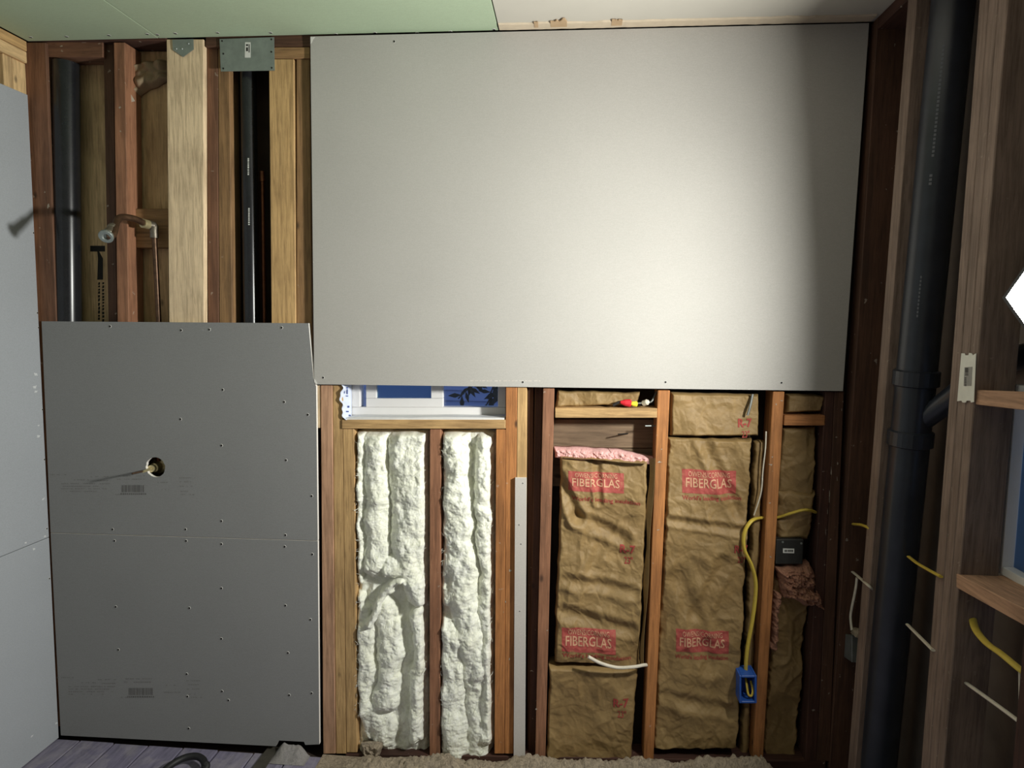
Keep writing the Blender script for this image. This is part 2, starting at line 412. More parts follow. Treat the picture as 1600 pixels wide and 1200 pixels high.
# torn plaster lip of the white ceiling along the wall
bm = bmesh.new(); n = 70; xa, xb = xg+0.004, XR-0.01; prev = None
for k in range(n+1):
    xx = xa+(xb-xa)*k/n; yy = -0.058+0.007*noise.noise((xx*14, 1, 0))+0.004*noise.noise((xx*60, 3, 0)); zb = CEIL-0.005+0.0015*noise.noise((xx*30, 5, 0))
    cur = [bm.verts.new((xx, yy, CEIL-0.0002)), bm.verts.new((xx, yy+0.004, zb)), bm.verts.new((xx, -0.0135, zb)), bm.verts.new((xx, -0.0135, CEIL-0.0002))]
    if prev:
        for a in range(4): bm.faces.new((prev[a], cur[a], cur[(a+1) % 4], prev[(a+1) % 4]))
    else: bm.faces.new(cur)
    prev = cur
bm.faces.new(prev[::-1]); lip = from_bm('plaster_lip', bm, plain('dingy plaster edge', S(206,190,166), 0.9, 0, 0.08, 30, 0.2), ceiling); lip['label'] = 'dingy torn plaster edge along the white ceiling'
def chip(px0, px1, hgt):
    bm = bmesh.new(); pts = []
    for k in range(9):
        px = px0+(px1-px0)*k/8; pts.append((WZ(px, 46, CEIL).x, -0.066-hgt*abs(noise.noise((px*0.21, 2, 1)))*1.6))
    top = [bm.verts.new((a, b, CEIL-0.0062)) for a, b in pts]; bot = [bm.verts.new((a, -0.03, CEIL-0.0062)) for a, b in pts]
    for k in range(8): bm.faces.new((top[k], top[k+1], bot[k+1], bot[k]))
    bm.normal_update(); bmesh.ops.solidify(bm, geom=bm.faces[:], thickness=-0.004)
    from_bm('bare_patch', bm, M_BEIGE, ceiling)
chip(861, 886, 0.035); chip(954, 970, 0.012); chip(836, 842, 0.012)

# left wall
wall_left = tag(box('wall_left', (XL-0.13, YB, -0.05), (XL-0.105, 0.14, TOPZ), M_BLACK, bevel=0), 'left wall of grey board under bare framing', kind='structure')
zt = WX(52,152,XL).z; zs = WX(80,838,XL).z
for a, b, lab in ((0.004, zs-0.001, 'lower grey wall board of the left wall'), (zs+0.001, zt, 'upper grey wall board of the left wall')):
    o = box('wall_board', (XL-0.0127, YB+0.01, a), (XL, -0.014, b), M_GREYW, wall_left, bevel=0.001); o['label'] = lab
    pts = [WX(px, py, XL+0.0002) for px, py in ((52,364),(58,489),(60,512),(66,640),(69,718),(73,826),(77,904)) if a < WX(px,py,XL).z < b]
    screws(o, pts, SCR_X, 0.55)
    # plaster smears
    for (px, py, s) in ((56,585,0.018),(54,605,0.016),(56,612,0.014),(60,665,0.008),(60,682,0.016),(67,780,0.012),(53,858,0.014),(70,838,0.012),(88,1130,0.014),(50,1150,0.012),(40,848,0.01)):
        c = WX(px, py, XL)
        if not a < c.z < b: continue
        bm = bmesh.new()
        ring = []
        for k in range(14):
            an = 2*math.pi*k/14; r = 0.8*s*(0.35+0.9*abs(noise.noise((k*1.7, px, py))))
            ring.append(bm.verts.new((XL+0.0006, c.y+math.cos(an)*r*1.3, c.z+math.sin(an)*r*0.8)))
        bm.faces.new(ring); from_bm('plaster_smear', bm, M_SMEAR, o)
# framing above the left boards
def lw(name, a, b, mat, lab=None):
    o = box(name, a, b, mat, wall_left, 0.002)
    if lab: o['label'] = lab
    return o
lw('top_plate', (XL-0.10, YB+0.02, CEIL-0.036), (XL-0.004, -0.0015, CEIL-0.001), wd('honey','y')); lw('top_plate', (XL-0.10, YB+0.02, CEIL-0.078), (XL-0.006, -0.0015, CEIL-0.0375), wd('fresh','y'), 'pale new top plate under the green ceiling')
lw('stud', (XL-0.10, -0.06, 0.0), (XL-0.0135, -0.0015, CEIL-0.079), wd('fresh'), 'pale new stud above the left grey board')
lw('stud', (XL-0.10, -0.10, 0.0), (XL-0.0135, -0.062, CEIL-0.079), wd('fresh'))
lw('stud', (XL-0.10, -0.62, 0.0), (XL-0.0135, -0.58, CEIL-0.079), wd('fresh'))
# wall behind the camera
wall_front = tag(box('wall_front', (X0W, YB-0.02, -0.05), (X1W, YB, TOPZ), M_DRY, bevel=0), 'plain drywall wall behind the camera', kind='structure')
# right wall
wall_right = tag(empty('wall_right', (1.15, -1.8, 0)), 'open framed right wall in shadow', kind='structure')
XS = 1.145
zw0 = WX(1557,893,1.06).z; zw1 = WX(1578,600,1.06).z
def wr_box(name, a, b, mat, lab=None, bevel=0.0015):
    o = box(name, a, b, mat, wall_right, bevel)
    if lab: o['label'] = lab
    return o
yJ = WX(1575,650,1.06).y
wr_box('sheathing', (XS, yJ, -0.05), (XS+0.02, 0.12, TOPZ), M_RSHEATH, 'dark sheathing behind the right wall studs', 0)
wr_box('sheathing', (XS, yJ-0.8, zw1), (XS+0.02, yJ, TOPZ), M_RSHEATH, None, 0)
wr_box('sheathing', (XS, yJ-0.8, -0.05), (XS+0.02, yJ, zw0-0.02), M_RSHEATH, None, 0)
wr_box('sheathing', (XS, YB, -0.05), (XS+0.02, yJ-0.8, TOPZ), M_RSHEATH, None, 0)
wr_box('drywall_panel', (XR-0.0127, YB+0.01, 0.01), (XR, -1.95, CEIL-0.002), M_DRY)

# ---- framing of the back wall
def framing(name, top, bot, y0, y1, mat, lab=None, ext=None):
    """top / bot: (x left, x right, y) measured on the face; ext: carry the piece on down to that row"""
    (a, b, t), (c, d, u) = top, bot
    if ext:
        k = (ext-t)/(u-t); c, d, u = a+(c-a)*k, b+(d-b)*k, ext
    o = slab(name, [(a,t),(b,t),(d,u),(c,u)], y0, y1, mat, wall_back, bevel=0.002)
    if lab: o['label'] = lab
    return o
FR = framing
FR('stud', (36,71,66), (56,88,500), 0.0, 0.09, wd('red'), 'red brown old stud in the left corner', ext=1135)
FR('stud', (161,177,66), (169,183,500), 0.03, 0.09, wd('umber'), None, ext=1140)
FR('stud', (177.3,195,66), (183.3,201,500), 0.0, 0.09, wd('redlit'), 'rust coloured old stud left of the shower arm', ext=1140)
FR('stud', (260,318,61), (264,319,500), 0.0, 0.04, wd('pale'), 'wide pale new board right of the shower arm', ext=1145)
FR('stud', (323,340,62), (325,342,500), 0.02, 0.09, wd('red'), None, ext=1145)
FR('stud', (340.5,358,62), (342.5,363,500), 0.02, 0.09, wd('brown'), None, ext=1145)
FR('stud', (420,459,92), (424,462,500), 0.0, 0.045, wd('honey'), 'wide honey coloured stud right of the thin black pipe', ext=1150)
FR('stud', (463,484,92), (463.5,487,500), 0.006, 0.09, wd('brown'), None, ext=1150)
FR('top_plate', (45.5,260,58), (45.5,260,64), 0.0, 0.09, wd('dark','x'))
FR('top_plate', (71.5,160.5,64.5), (72,160.7,89), 0.012, 0.09, wd('red','x'))
FR('top_plate', (321,1358,54), (321,1358,73), 0.003, 0.09, wd('umber','x'))
FR('top_plate', (359,484,73.5), (359,484,91), 0.0, 0.09, wd('brown','x'))
FR('blocking', (202,263,326), (202,263,387), 0.05, 0.09, wd('brown','x'), 'dirty cross block behind the shower arm')
# studs behind the big drywall sheet reach up to the plate; seen only below it
FR('stud', (501,519,602), (505,524,1178), 0.0, 0.09, wd('pinkish'), 'pinkish new stud beside the grey board edge')
FR('stud', (519.5,535,602), (525,541,1178), 0.003, 0.09, wd('honey'))
FR('stud', (535.5,553,670), (541.5,558,1176), 0.002, 0.09, wd('honey'), 'short honey coloured stud under the window sill')
FR('stud', (671.5,689,671), (671,687,1193), 0.0, 0.085, wd('redlit'), 'narrow stud between the two white insulation bays')
FR('stud', (775,790,671), (772.5,788,1178), 0.0, 0.09, wd('orange'))
FR('stud', (790.3,808,602), (788.3,802,1178), 0.0, 0.09, wd('orange'), 'rough orange stud right of the window')
FR('stud', (808.3,823,602), (802.5,819,1178), 0.0, 0.09, wd('honey'))
FR('stud', (825,834,604), (824,832,1180), 0.045, 0.09, wd('dark'))
FR('stud', (836,848,604), (826,836,1180), 0.03, 0.09, wd('dark'))
FR('stud', (848.3,866,607), (836,852,1182), 0.0, 0.09, wd('redlit'), 'brown old stud left of the first brown paper bay')
FR('stud', (1028,1047,610), (1005.5,1021,1188), 0.0, 0.09, wd('orange'), 'orange stud between the two brown paper bays')
FR('stud', (1208,1226,612), (1176,1192,1190), 0.0, 0.09, wd('orange'), 'orange stud carrying the yellow cable')
FR('stud', (1290,1304,612), (1258,1276,1190), 0.0, 0.09, wd('dark'))
FR('stud', (1304.3,1319,612), (1276.3,1296,1190), 0.0, 0.09, wd('umber'), 'dark paint scraped corner post')
FR('blocking', (867,1027,638), (867,1027,653), 0.0, 0.088, wd('honey','x'), 'honey coloured cross block above the pink insulation')
FR('blocking', (1226,1291,649), (1225,1290,665), 0.0, 0.088, wd('orange','x'), 'short cross block in the corner bay')
FR('sill', (534,790,656), (534,790,670), -0.003, 0.09, wd('honey','x'), 'honey coloured rough sill under the white window')
sp = slab('sole_plate', [(540,1178),(1290,1190),(1290,1225),(540,1215)], 0.0, 0.09, wd('dark','x'), wall_back); sp['label'] = 'dirty dark sole plate along the floor'
FR('packing_piece', (492.5,500.5,602), (495,501,669), 0.004, 0.03, wd('pale'))
# backing boards seen at the back of the open bays
o = FR('backing_board', (74,262,80), (74,264,505), 0.096, 0.115, M_PLY, 'stained plywood at the back of the shower bay', ext=900)
for a, b in ((655,700), (701,760)):
    FR('backing_board', (862,1046,a), (862,1046,b), 0.1, 0.12, M_PLYD)
# stamped ink on the plywood
Y_IN = 0.0955
bm = bmesh.new()
qs = [[(141,384),(164,384),(164,393),(141,393)], [(152,393),(155,393),(161,404),(161,437),(152,437),(153,404)]]
for col, x0, x1 in ((0,153,156.5), (1,159.5,163)):
    yy = 441
    while yy < 500:
        h = random.choice((3,4,5)); w0 = random.uniform(0,1); qs.append([(x0+w0,yy),(x1,yy),(x1-random.uniform(0,1),yy+h),(x0,yy+h)]); yy += h+random.choice((1,1.5,2))
flat_quads('print', qs, Y_IN, M_INK, o)

M_DAB = plain('dried plaster dab', S(172,160,142), 0.95, 0, 0.1, 80, 0.2)
# dried paint and plaster on the old studs
def dab(px, py, w, h, y=-0.0006):
    bm = bmesh.new(); ring = []
    for k in range(12):
        an = 2*math.pi*k/12; r = 0.2+1.1*abs(noise.noise((k*1.3, px*0.7, py*0.7)))
        ring.append(bm.verts.new(W(px+math.cos(an)*w*r, py+math.sin(an)*h*r, y)))
    bm.faces.new(ring); from_bm('paint_dab', bm, M_DAB, wall_back)
for a in ((1030,722,6,3),(1034,702,2,2),(1028,828,4,2),(1205,726,7,3),(1207,714,3,2),(1203,786,4,2),(1222,626,3,2),(1213,632,2,3),(1204,870,3,2),(1299,737,1.5,16),(1296,775,1.5,14),(1309,724,2,6),(1293,800,1.2,10),(1290,830,1,12),(1315,640,1,4),(1308,748,1,7),(797,892,5,4),(790,940,3,5),(796,1030,3,4),(838,1108,5,2),(76,322,3,7),(70,300,2,3),(188,205,3,3),(187,168,3,4),(96,72,4,2),(855,985,3,2)): dab(*a)

# ---- drywall and grey boards
def poly_board(name, poly, y0, y1, mat, edge_mat, parent, hole=None):
    bm = bmesh.new()
    outer = [W(px, py, y0) for px, py in poly]
    inner = []
    if hole:
        c = W(hole[0], hole[1], y0)
        inner = [c + Vector((math.cos(2*math.pi*k/28)*hole[2]*(1+0.04*math.sin(k*2.3)), 0, math.sin(2*math.pi*k/28)*hole[2])) for k in range(28)]
    layers = []
    for y in (y0, y1):
        loops = []
        es = []
        for pts in (outer, inner):
            if not pts: continue
            vs_ = [bm.verts.new((p.x, y, p.z)) for p in pts]; loops.append(vs_)
            es += [bm.edges.new((vs_[i], vs_[(i+1) % len(vs_)])) for i in range(len(vs_))]
        bmesh.ops.triangle_fill(bm, edges=es, use_beauty=True); layers.append(loops)
    for la, lb in zip(*layers):
        for i in range(len(la)):
            j = (i+1) % len(la); f = bm.faces.new((la[i], la[j], lb[j], lb[i])); f.material_index = 1
    return from_bm(name, bm, [mat, edge_mat], parent)
YF = -0.0132
big = poly_board('drywall_panel', [(485,57),(1358,36),(1317,611),(494,600.5),(491,596)], YF, -0.0006, M_DRY, M_GYP, wall_back); big['label'] = 'big ivory drywall sheet across the upper wall'
screws(big, [W(px, py, YF-0.0003) for px, py in ((616,65),(505,590),(817,597),(1040,597),(1221,598),(640,596))[:5]], SCR_Y, 0.6)
for nm, q in (('torn_corner', [(485,57.5),(492,57.5),(489,61),(487,66),(485.2,68)]), ('torn_corner', [(490.5,592),(493,594),(495.5,599),(494,601),(491,597)])):
    bm = bmesh.new(); fr = [bm.verts.new(W(px,py,YF-0.0012)) for px, py in q]; bk = [bm.verts.new(Vector((v.co.x, YF-0.0002, v.co.z))) for v in fr]
    bm.faces.new(fr); bm.faces.new(bk[::-1])
    for i in range(5): bm.faces.new((fr[i], bk[i], bk[(i+1) % 5], fr[(i+1) % 5]))
    from_bm(nm, bm, M_TORN, big)
# faint print near the lower edge of the sheet
qs = []; px = 735
while px < 842:
    w = random.uniform(2,6); qs.append([(px,594),(px+w,594),(px+w,594+random.uniform(1.2,2.4)),(px,596)]); px += w+random.uniform(1,4)
flat_quads('print', qs, YF-0.0004, plain('very faint ink', S(196,190,182), 0.9), big)
YG = -0.0132
gu = poly_board('grey_board', [(65,502),(482,505),(490,592),(494,604),(496.5,844.5),(79,832)], YG, -0.0006, M_GREY, M_GYP, wall_back, hole=(243,730,0.038)); gu['label'] = 'upper grey wall board with the round valve hole'
gl = poly_board('grey_board', [(79,833),(496.5,845.5),(499,1163),(477,1164),(475,1159),(436,1157),(431,1166),(95,1149)], YG, -0.0006, M_GREY, M_GYP, wall_back); gl['label'] = 'lower grey wall board standing on the plank floor'
screws(gu, [W(px, py, YG-0.0003) for px, py in ((172,510),(283,516),(327,515),(440,512),(348,609),(444,628),(481,648),(282,655),(346,696),(447,719),(487,775),(346,814),(176,827),(290,827),(446,836),(110,700))[:15]], SCR_Y, 0.72)
screws(gl, [W(px, py, YG-0.0003) for px, py in ((179,845),(291,845),(346,850),(445,854),(488,866),(346,919),(181,948),(296,950),(446,946),(485,968),(346,998),(185,1015),(450,1020),(292,1053),(293,1088),(347,1080),(357,1094),(452,1086),(487,1083),(295,1138))], SCR_Y, 0.72)
def board_marks(board, dx, dy, k, bar_mat, mat):
    qs = []
    for (x0, x1, y, dens) in ((78,104,741,.5),(142,170,744,.8),(185,226,743,.8),(116,140,749,.6),(148,170,750,.9),(183,225,748,.7),(96,170,755,.8),(96,160,759,.7),(96,166,763,.7),(96,150,767,.5),(178,195,772,.5),(246,262,753,.6),(245,268,764,.7),(280,304,746,.8),(281,300,752,.7),(281,300,759,.8),(282,294,767,.6),(282,304,772,.5)):
        px = x0
        while px < x1:
            w = random.uniform(1.0,3.4)
            if random.random() < dens: qs.append([(px+dx,y+dy),(px+w+dx,y+dy+.1),(px+w+dx,y+dy+random.uniform(.9,1.8)*k),(px+dx,y+dy+1.4*k)])
            px += w+random.uniform(.4,1.2)
    flat_quads('print', qs, YG-0.0004, mat, board)
    qs = []; px = 190
    while px < 226:
        w = random.choice((.6,.8,1.3,1.8)); qs.append([(px+dx,758+dy),(px+w+dx,758+dy),(px+w+dx,769+dy),(px+dx,769+dy)]); px += w+random.choice((.6,.9,1.4))
    px = 188
    while px < 228:
        w = random.uniform(1.5,3); qs.append([(px+dx,770.5+dy),(px+w+dx,770.6+dy),(px+w+dx,773+dy),(px+dx,773+dy)]); px += w+1
    flat_quads('barcode', qs, YG-0.0004, bar_mat, board)
board_marks(gu, 0, 0, 1.0, M_FAINT, M_FAINTER)
board_marks(gl, 11, 317, 1.0, M_FAINT, M_FAINTER)

# ---- window in the back wall
window_1 = tag(empty('window_1', W(668,648,0.08)), 'white vinyl sliding window half hidden by the drywall sheet', kind='structure')
def wp(name, x0, y0, x1, y1, ya, yb, mat, lab=None):
    o = slab(name, [(x0,y0),(x1,y0),(x1,y1),(x0,y1)], ya, yb, mat, window_1, bevel=0.0012)
    if lab: o['label'] = lab
    return o
TY = 405
wp('frame', 549, 636.4, 790, 648.5, 0.078, 0.135, M_WHITE); wp('frame', 549, TY, 562, 636, 0.078, 0.135, M_WHITE); wp('frame', 778, TY, 790, 636, 0.078, 0.135, M_WHITE); wp('frame', 562.2, TY, 777.8, TY+12, 0.078, 0.135, M_WHITE)
wp('sash', 572, 622.5, 692, 636, 0.085, 0.11, M_WHITE); wp('sash', 572, TY+14, 588, 622.2, 0.085, 0.11, M_WHITE); wp('sash', 673.5, TY+14, 692, 622.2, 0.085, 0.11, M_WHITE); wp('sash', 588.2, TY+14, 673.3, TY+27, 0.085, 0.11, M_WHITE)
M_TEAL = m_glass(); M_TEAL.name = 'obscured teal glass'
_b = M_TEAL.node_tree.nodes['Principled BSDF']; _b.inputs['Base Color'].default_value = (0.45,0.66,0.72,1); _b.inputs['Roughness'].default_value = 0.35
wp('glass', 587.6, TY+20, 673.8, 622.8, 0.098, 0.102, M_TEAL, 'obscured teal pane of the sash'); wp('glass', 691.6, TY+10, 778.4, 636.6, 0.116, 0.12, M_GLASS, 'clear pane with shrub beyond'); wp('glass', 561.6, TY+10, 572.4, 636.6, 0.116, 0.12, M_GLASS)
bm = bmesh.new(); rows = []
for j in range(28):
    py = 598+(656-598)*j/27; lx = 533+2.5*math.sin(py*0.21)+1.2*math.sin(py*0.5)+max(0,(py-640))*0.5; row = []
    for i in range(9):
        u = i/8; q = W(lx+(550-lx)*u, py, -0.006+0.082*u**1.3+0.003*noise.noise((u*4, py*0.12, 1))); row.append(bm.verts.new(q))
    rows.append(row)
for a, b in zip(rows, rows[1:]):
    for i in range(8): bm.faces.new((a[i],a[i+1],b[i+1],b[i]))
bm.normal_update(); bmesh.ops.solidify(bm, geom=bm.faces[:], thickness=-0.0008)
tape = from_bm('flashing_film', bm, M_TAPE, window_1, True); tape['label'] = 'crinkled white film with blue print at the window jamb'
bm = bmesh.new()
for x0, y0, x1, y1 in ((541,605,544,607),(542,608,543.5,616),(540.5,618,544,619.5),(543,634,546,637),(541,642,545,644),(545,648,548,650),(538,611,539,615)):
    def fy(px, py):
        lx = 533+2.5*math.sin(py*0.21)+1.2*math.sin(py*0.5)+max(0,(py-640))*0.5; u = max(0,(px-lx)/(550-lx)); return W(px, py, -0.006+0.082*u**1.3+0.003*noise.noise((u*4, py*0.12, 1))-0.003)
    bm.faces.new([bm.verts.new(fy(*p)) for p in ((x0,y0),(x1,y0),(x1,y1),(x0,y1))])
o = from_bm('print', bm, M_INKB, tape); o['kind'] = 'stuff'
fl = poly_board('sill_film', [(541,653),(560,651.5),(640,652.5),(700,651.5),(788,653),(788,656.3),(700,656.8),(640,656),(560,656.8),(542,656)], 0.002, 0.075, M_SFILM, M_SFILM, window_1)

# ---- framing of the right wall
def rstud(name, p1, p2, X0, X1, mat, lab=None, z0=0.0, z1=CEIL-0.002):
    (a, b, t), (c, d, u) = p1, p2
    L1, R1, L2, R2 = WX(a,t,X0), WX(b,t,X0), WX(c,u,X0), WX(d,u,X0)
    def at(P, Q, z): return P + (Q-P)*((z-P.z)/(Q.z-P.z))
    f = [at(L1,L2,z1), at(R1,R2,z1), at(R1,R2,z0), at(L1,L2,z0)]
    o = solid(name, f, [Vector((X1, p.y, p.z)) for p in f], mat, wall_right, 0.002)
    if lab: o['label'] = lab
    return o
rstud('stud', (1342,1354,300), (1297,1309,1000), XR, XR+0.09, wd('umber'), 'paint spattered corner stud beside the drywall sheet')
rstud('stud', (1395,1408,300), (1340,1352,1000), XR, XR+0.09, wd('grey'), 'grey brown stud before the big black pipe')
rstud('stud', (1509,1523,280), (1454,1467,1000), XR+0.004, XR+0.09, wd('grey'))
rstud('stud', (1523.5,1537,280), (1467.5,1479,1000), XR, XR+0.09, wd('grey'))
rstud('stud', (1537.5,1551,280), (1479.5,1491,1000), XR, XR+0.09, wd('grey'), 'stud carrying the white nail plate')
b = slabX('blocking', [(1526,609.5),(1610,613),(1610,642),(1524,632)], XR+0.004, XR+0.05, wd('pinkish','y'), wall_right); b['label'] = 'pale cross block right of the nail plate'
sl = slabX('sill', [(1494,896),(1640,972),(1640,1000),(1494,918)], XR-0.004, XR+0.12, wd('pinkish','y'), wall_right); sl['label'] = 'pale rough sill below the dark blue window'
p0 = WX(1596,930,XR+0.01); box('stud', (XR+0.006, p0.y-0.06, 0.0), (XR+0.09, p0.y-0.022, p0.z-0.06), wd('dark'), wall_right)
box('stud', (XR, -1.92, 0), (XR+0.09, -1.88, CEIL-0.002), wd('umber'), wall_right); box('stud', (XR, -1.49, 0), (XR+0.09, -1.45, CEIL-0.002), wd('umber'), wall_right)
box('top_plate', (XR+0.001, -1.94, CEIL-0.04), (XR+0.088, -0.0, CEIL-0.0015), wd('dark','y'), wall_right)
box('sole_plate', (XR+0.001, -1.94, 0.0), (XR+0.088, -0.0, 0.038), wd('dark','y'), wall_right)
window_2 = tag(empty('window_2', (1.1, yJ-0.4, zw0)), 'dark blue window low in the right wall', kind='structure')
def w2(name, a, b, mat): return box(name, a, b, mat, window_2, 0.001)
w2('frame', (1.06, yJ-0.022, zw0), (1.12, yJ, zw1), M_WHITE); w2('frame', (1.06, yJ-0.79, zw0), (1.12, yJ-0.77, zw1), M_WHITE)
w2('frame', (1.06, yJ-0.768, zw0), (1.12, yJ-0.024, zw0+0.02), M_WHITE); w2('frame', (1.06, yJ-0.768, zw1-0.022), (1.12, yJ-0.024, zw1), M_WHITE)
M_DUSK = m_glass(); M_DUSK.name = 'dusky glass'; M_DUSK.node_tree.nodes['Principled BSDF'].inputs['Base Color'].default_value = (0.10,0.17,0.22,1); M_DUSK.node_tree.nodes['Principled BSDF'].inputs['Roughness'].default_value = 0.3
w2('glass', (1.085, yJ-0.768, zw0+0.02), (1.09, yJ-0.024, zw1-0.022), M_DUSK)

# ================================================================== PIPES
def vpipe(name, p1, p2, yc, rad, mat, z0, z1, parent=None, seg=24):
    a, b = W(p1[0], p1[1], yc), W(p2[0], p2[1], yc); d = (a-b)/(a.z-b.z)
    return tube(name, [b+d*(z0-b.z), b+d*(z1-b.z)], rad, mat, parent, seg, False), (b, d)
pipe3, _ = vpipe('drain_pipe', (103,90), (107,500), 0.0475, 0.0445, M_ABS, 0.01, CEIL-0.06); tag(pipe3, 'thick glossy black drain pipe in the left corner bay', 'pipe')
pipe2 = tag(empty('drain_pipe', W(391,1150,0.055)), 'thin black drain pipe with white print below the square metal plate', 'pipe')
pb, (b0, d0) = vpipe('pipe_body', (388,120), (393,500), 0.055, 0.0285, M_ABS, 0.01, CEIL-0.05, pipe2)
def on_pipe(px, py, dy=0.0): return W(px, py, 0.055-0.0292+dy)
for (x0, y0, y1) in ((388,247,272),(389,325,350)):
    bm = bmesh.new(); yy = y0
    while yy < y1:
        h = random.uniform(1.2,2.6); q = [(x0-1.1,yy),(x0+1.1,yy),(x0+1.1,yy+h),(x0-1.1,yy+h)]
        bm.faces.new([bm.verts.new(on_pipe(*p)) for p in q]); yy += h+random.uniform(.6,1.2)
    from_bm('print', bm, M_STICK, pb)['kind'] = 'stuff'
cp = tag(empty('water_pipe', W(412,700,0.07)), 'dull copper pipe behind the honey coloured stud', 'pipe')
tube('pipe_body', [W(410,282,0.075), W(411,350,0.075), W(416,700,0.075)], 0.0075, M_COPPER, cp, 10)
tube('shutoff_cap', [W(409.5,268,0.075), W(409.8,276,0.075), W(410,284,0.075)], 0.011, M_COPPER, cp, 10)
# shower arm
arm = tag(empty('shower_pipe', W(248,500,0.03)), 'old bent metal shower arm on its riser pipe', 'shower arm')
e = W(240,353,0.025)
tube('riser', [W(249,520,0.025), W(247,480,0.025), W(241,366,0.025)], 0.0092, M_PIPED, arm, 14)
tube('elbow', [W(241,372,0.025), W(240.5,360,0.025), e, e+Vector((-0.012,-0.022,0.002))], 0.0150, M_PIPE, arm, 16)
tube('collar', [e+Vector((-0.010,-0.016,0.002)), e+Vector((-0.016,-0.040,0.004))], 0.0165, M_BRASS, arm, 16, False)
tip = W(166,369,-0.225)
tube('arm', [e+Vector((-0.014,-0.03,0.004)), e+Vector((-0.022,-0.085,0.014)), e+Vector((-0.030,-0.15,0.004)), tip+Vector((0.010,0.02,0.008)), tip], 0.0115, M_PIPED, arm, 16)
dr = (tip-(e+Vector((-0.030,-0.15,0.004)))).normalized()
lathe('sleeve', [(-0.066,0.0125),(-0.064,0.0155),(-0.052,0.0155),(-0.05,0.014),(-0.036,0.014),(-0.034,0.0155),(-0.018,0.0155),(-0.016,0.014),(-0.006,0.0145),(-0.005,0.0125)], tip, dr, M_PIPE, arm)
lathe('flange', [(-0.006,0.015),(-0.004,0.0225),(0.004,0.0235),(0.006,0.021),(0.006,0.012),(0.0,0.009)], tip, dr, M_GALV, arm)
# mixing valve behind the hole
vc = W(243,730,0.03)
valve = tag(empty('shower_valve', vc), 'brass valve stub inside the round hole of the grey board', 'valve')
ax = Vector((-0.05,-1,0.0))
lathe('valve_body', [(-0.045,0.028),(-0.02,0.028),(-0.018,0.018),(0.012,0.018),(0.014,0.0135),(0.03,0.0135)], vc, (0,-1,0), M_BRASS, valve)
tube('stem', [vc+Vector((0,-0.028,0)), vc+Vector((0,-0.075,-0.001))], 0.005, M_BRASS, valve, 10, False)
tube('lever', [vc+Vector((0.0,-0.062,0.0)), vc+Vector((-0.016,-0.115,0.0))], 0.0036, M_PIPED, valve, 10, False)
tube('supply_pipe', [vc+Vector((0,0.02,0.02)), vc+Vector((0.0,0.02,0.25))], 0.01, M_COPPER, valve, 10, False)
# big stack in the right wall
sx, sy = 1.03, WX(1460,280,1.03).y
t1, t2 = WX(1462,280,1.03), WX(1391,1000,1.03)
dd = (t1-t2)/(t1.z-t2.z)
def sp_(z): return t2+dd*(z-t2.z)
stack = tag(empty('soil_stack', sp_(0.0)), 'big blue black soil stack with hub joints in the right wall', 'pipe')
tube('pipe_body', [sp_(0.005), sp_(CEIL-0.045)], 0.054, M_ABSTACK, stack, 28, False)
zf = WX(1410,600,1.0).z; zg = WX(1400,682,1.0).z
def hub(z, h): 
    p = sp_(z); return lathe('hub', [(-h/2,0.0545),(-h/2+0.004,0.0625),(h/2-0.004,0.0625),(h/2,0.0545)], p, dd, M_ABSTACK, stack, 28)
hub(zf+0.02, 0.05); hub(zg, 0.05)
tube('branch', [sp_(zg+0.06)+Vector((0.02,-0.02,0)), sp_(zg+0.12)+Vector((0.06,-0.10,0.02)), sp_(zg+0.2)+Vector((0.075,-0.22,0.03)), sp_(zg+0.22)+Vector((0.075,-0.38,0.05)), sp_(zg+0.24)+Vector((0.075,-0.6,0.06))], 0.032, M_ABSTACK, stack, 18)
bm = bmesh.new(); zz = WX(1470,75,1.0).z; cdir = (CAM-sp_(zz)); cdir.z = 0; cdir.normalize(); side = Vector((-cdir.y, cdir.x, 0))
nd = (cdir*0.9-side*0.2).normalized()
M_WORN = plain('worn white print', S(104,107,112), 0.8)
def smark(za, zb, w, rr=0.0548):
    bm = bmesh.new()
    for k in range(int((za-zb)/0.011)):
        z = za-k*0.011; a = sp_(z)+nd*rr
        t = Vector((-nd.y, nd.x, 0))
        bm.faces.new([bm.verts.new(a+t*w*s1+Vector((0,0,s2))) for s1, s2 in ((-1,0),(1,0),(1,-0.007),(-1,-0.007))])
    from_bm('print', bm, M_WORN, stack)['kind'] = 'stuff'
smark(zz, zz-0.30, 0.003); smark(zz-0.34, zz-0.38, 0.0035); smark(zz-0.62, zz-0.75, 0.002)
# ================================================================== METAL PLATES
YP = -0.0035
mp = poly_board('metal_plate', [(343,61),(428,58),(429,110),(345,111.5)], YP, -0.0008, M_GALV, M_GALV, None); tag(mp, 'square galvanised plate with a white sticker under the green ceiling', 'metal plate')
stk = slab('sticker', [(383,66),(391.5,66),(391.5,90),(382.5,90)], YP-0.0004, YP-0.0001, M_STICK, mp, bevel=0)
flat_quads('print', [[(384.5,69),(387.5,69),(387.5,72),(384.5,72)],[(384.5,74),(387.5,74),(387.5,80),(384.5,80)],[(388.5,69),(390,69),(390,82),(388.5,82)]], YP-0.0006, M_INK, stk)
for px, py in ((349,84),(349,107),(424,81),(424.5,106),(424,61.5),(347,64)):
    lathe('nail_head', [(0,0.0035),(0.001,0.003)], W(px,py,YP), (0,-1,0), M_SCREW, mp, 8)
tp = poly_board('tie_plate', [(269,62),(302,61),(302.5,77),(286,89),(270,78)], -0.004, -0.0022, M_GALV, M_GALV, None); tag(tp, 'small pointed galvanised tie plate on the pale board', 'metal plate')
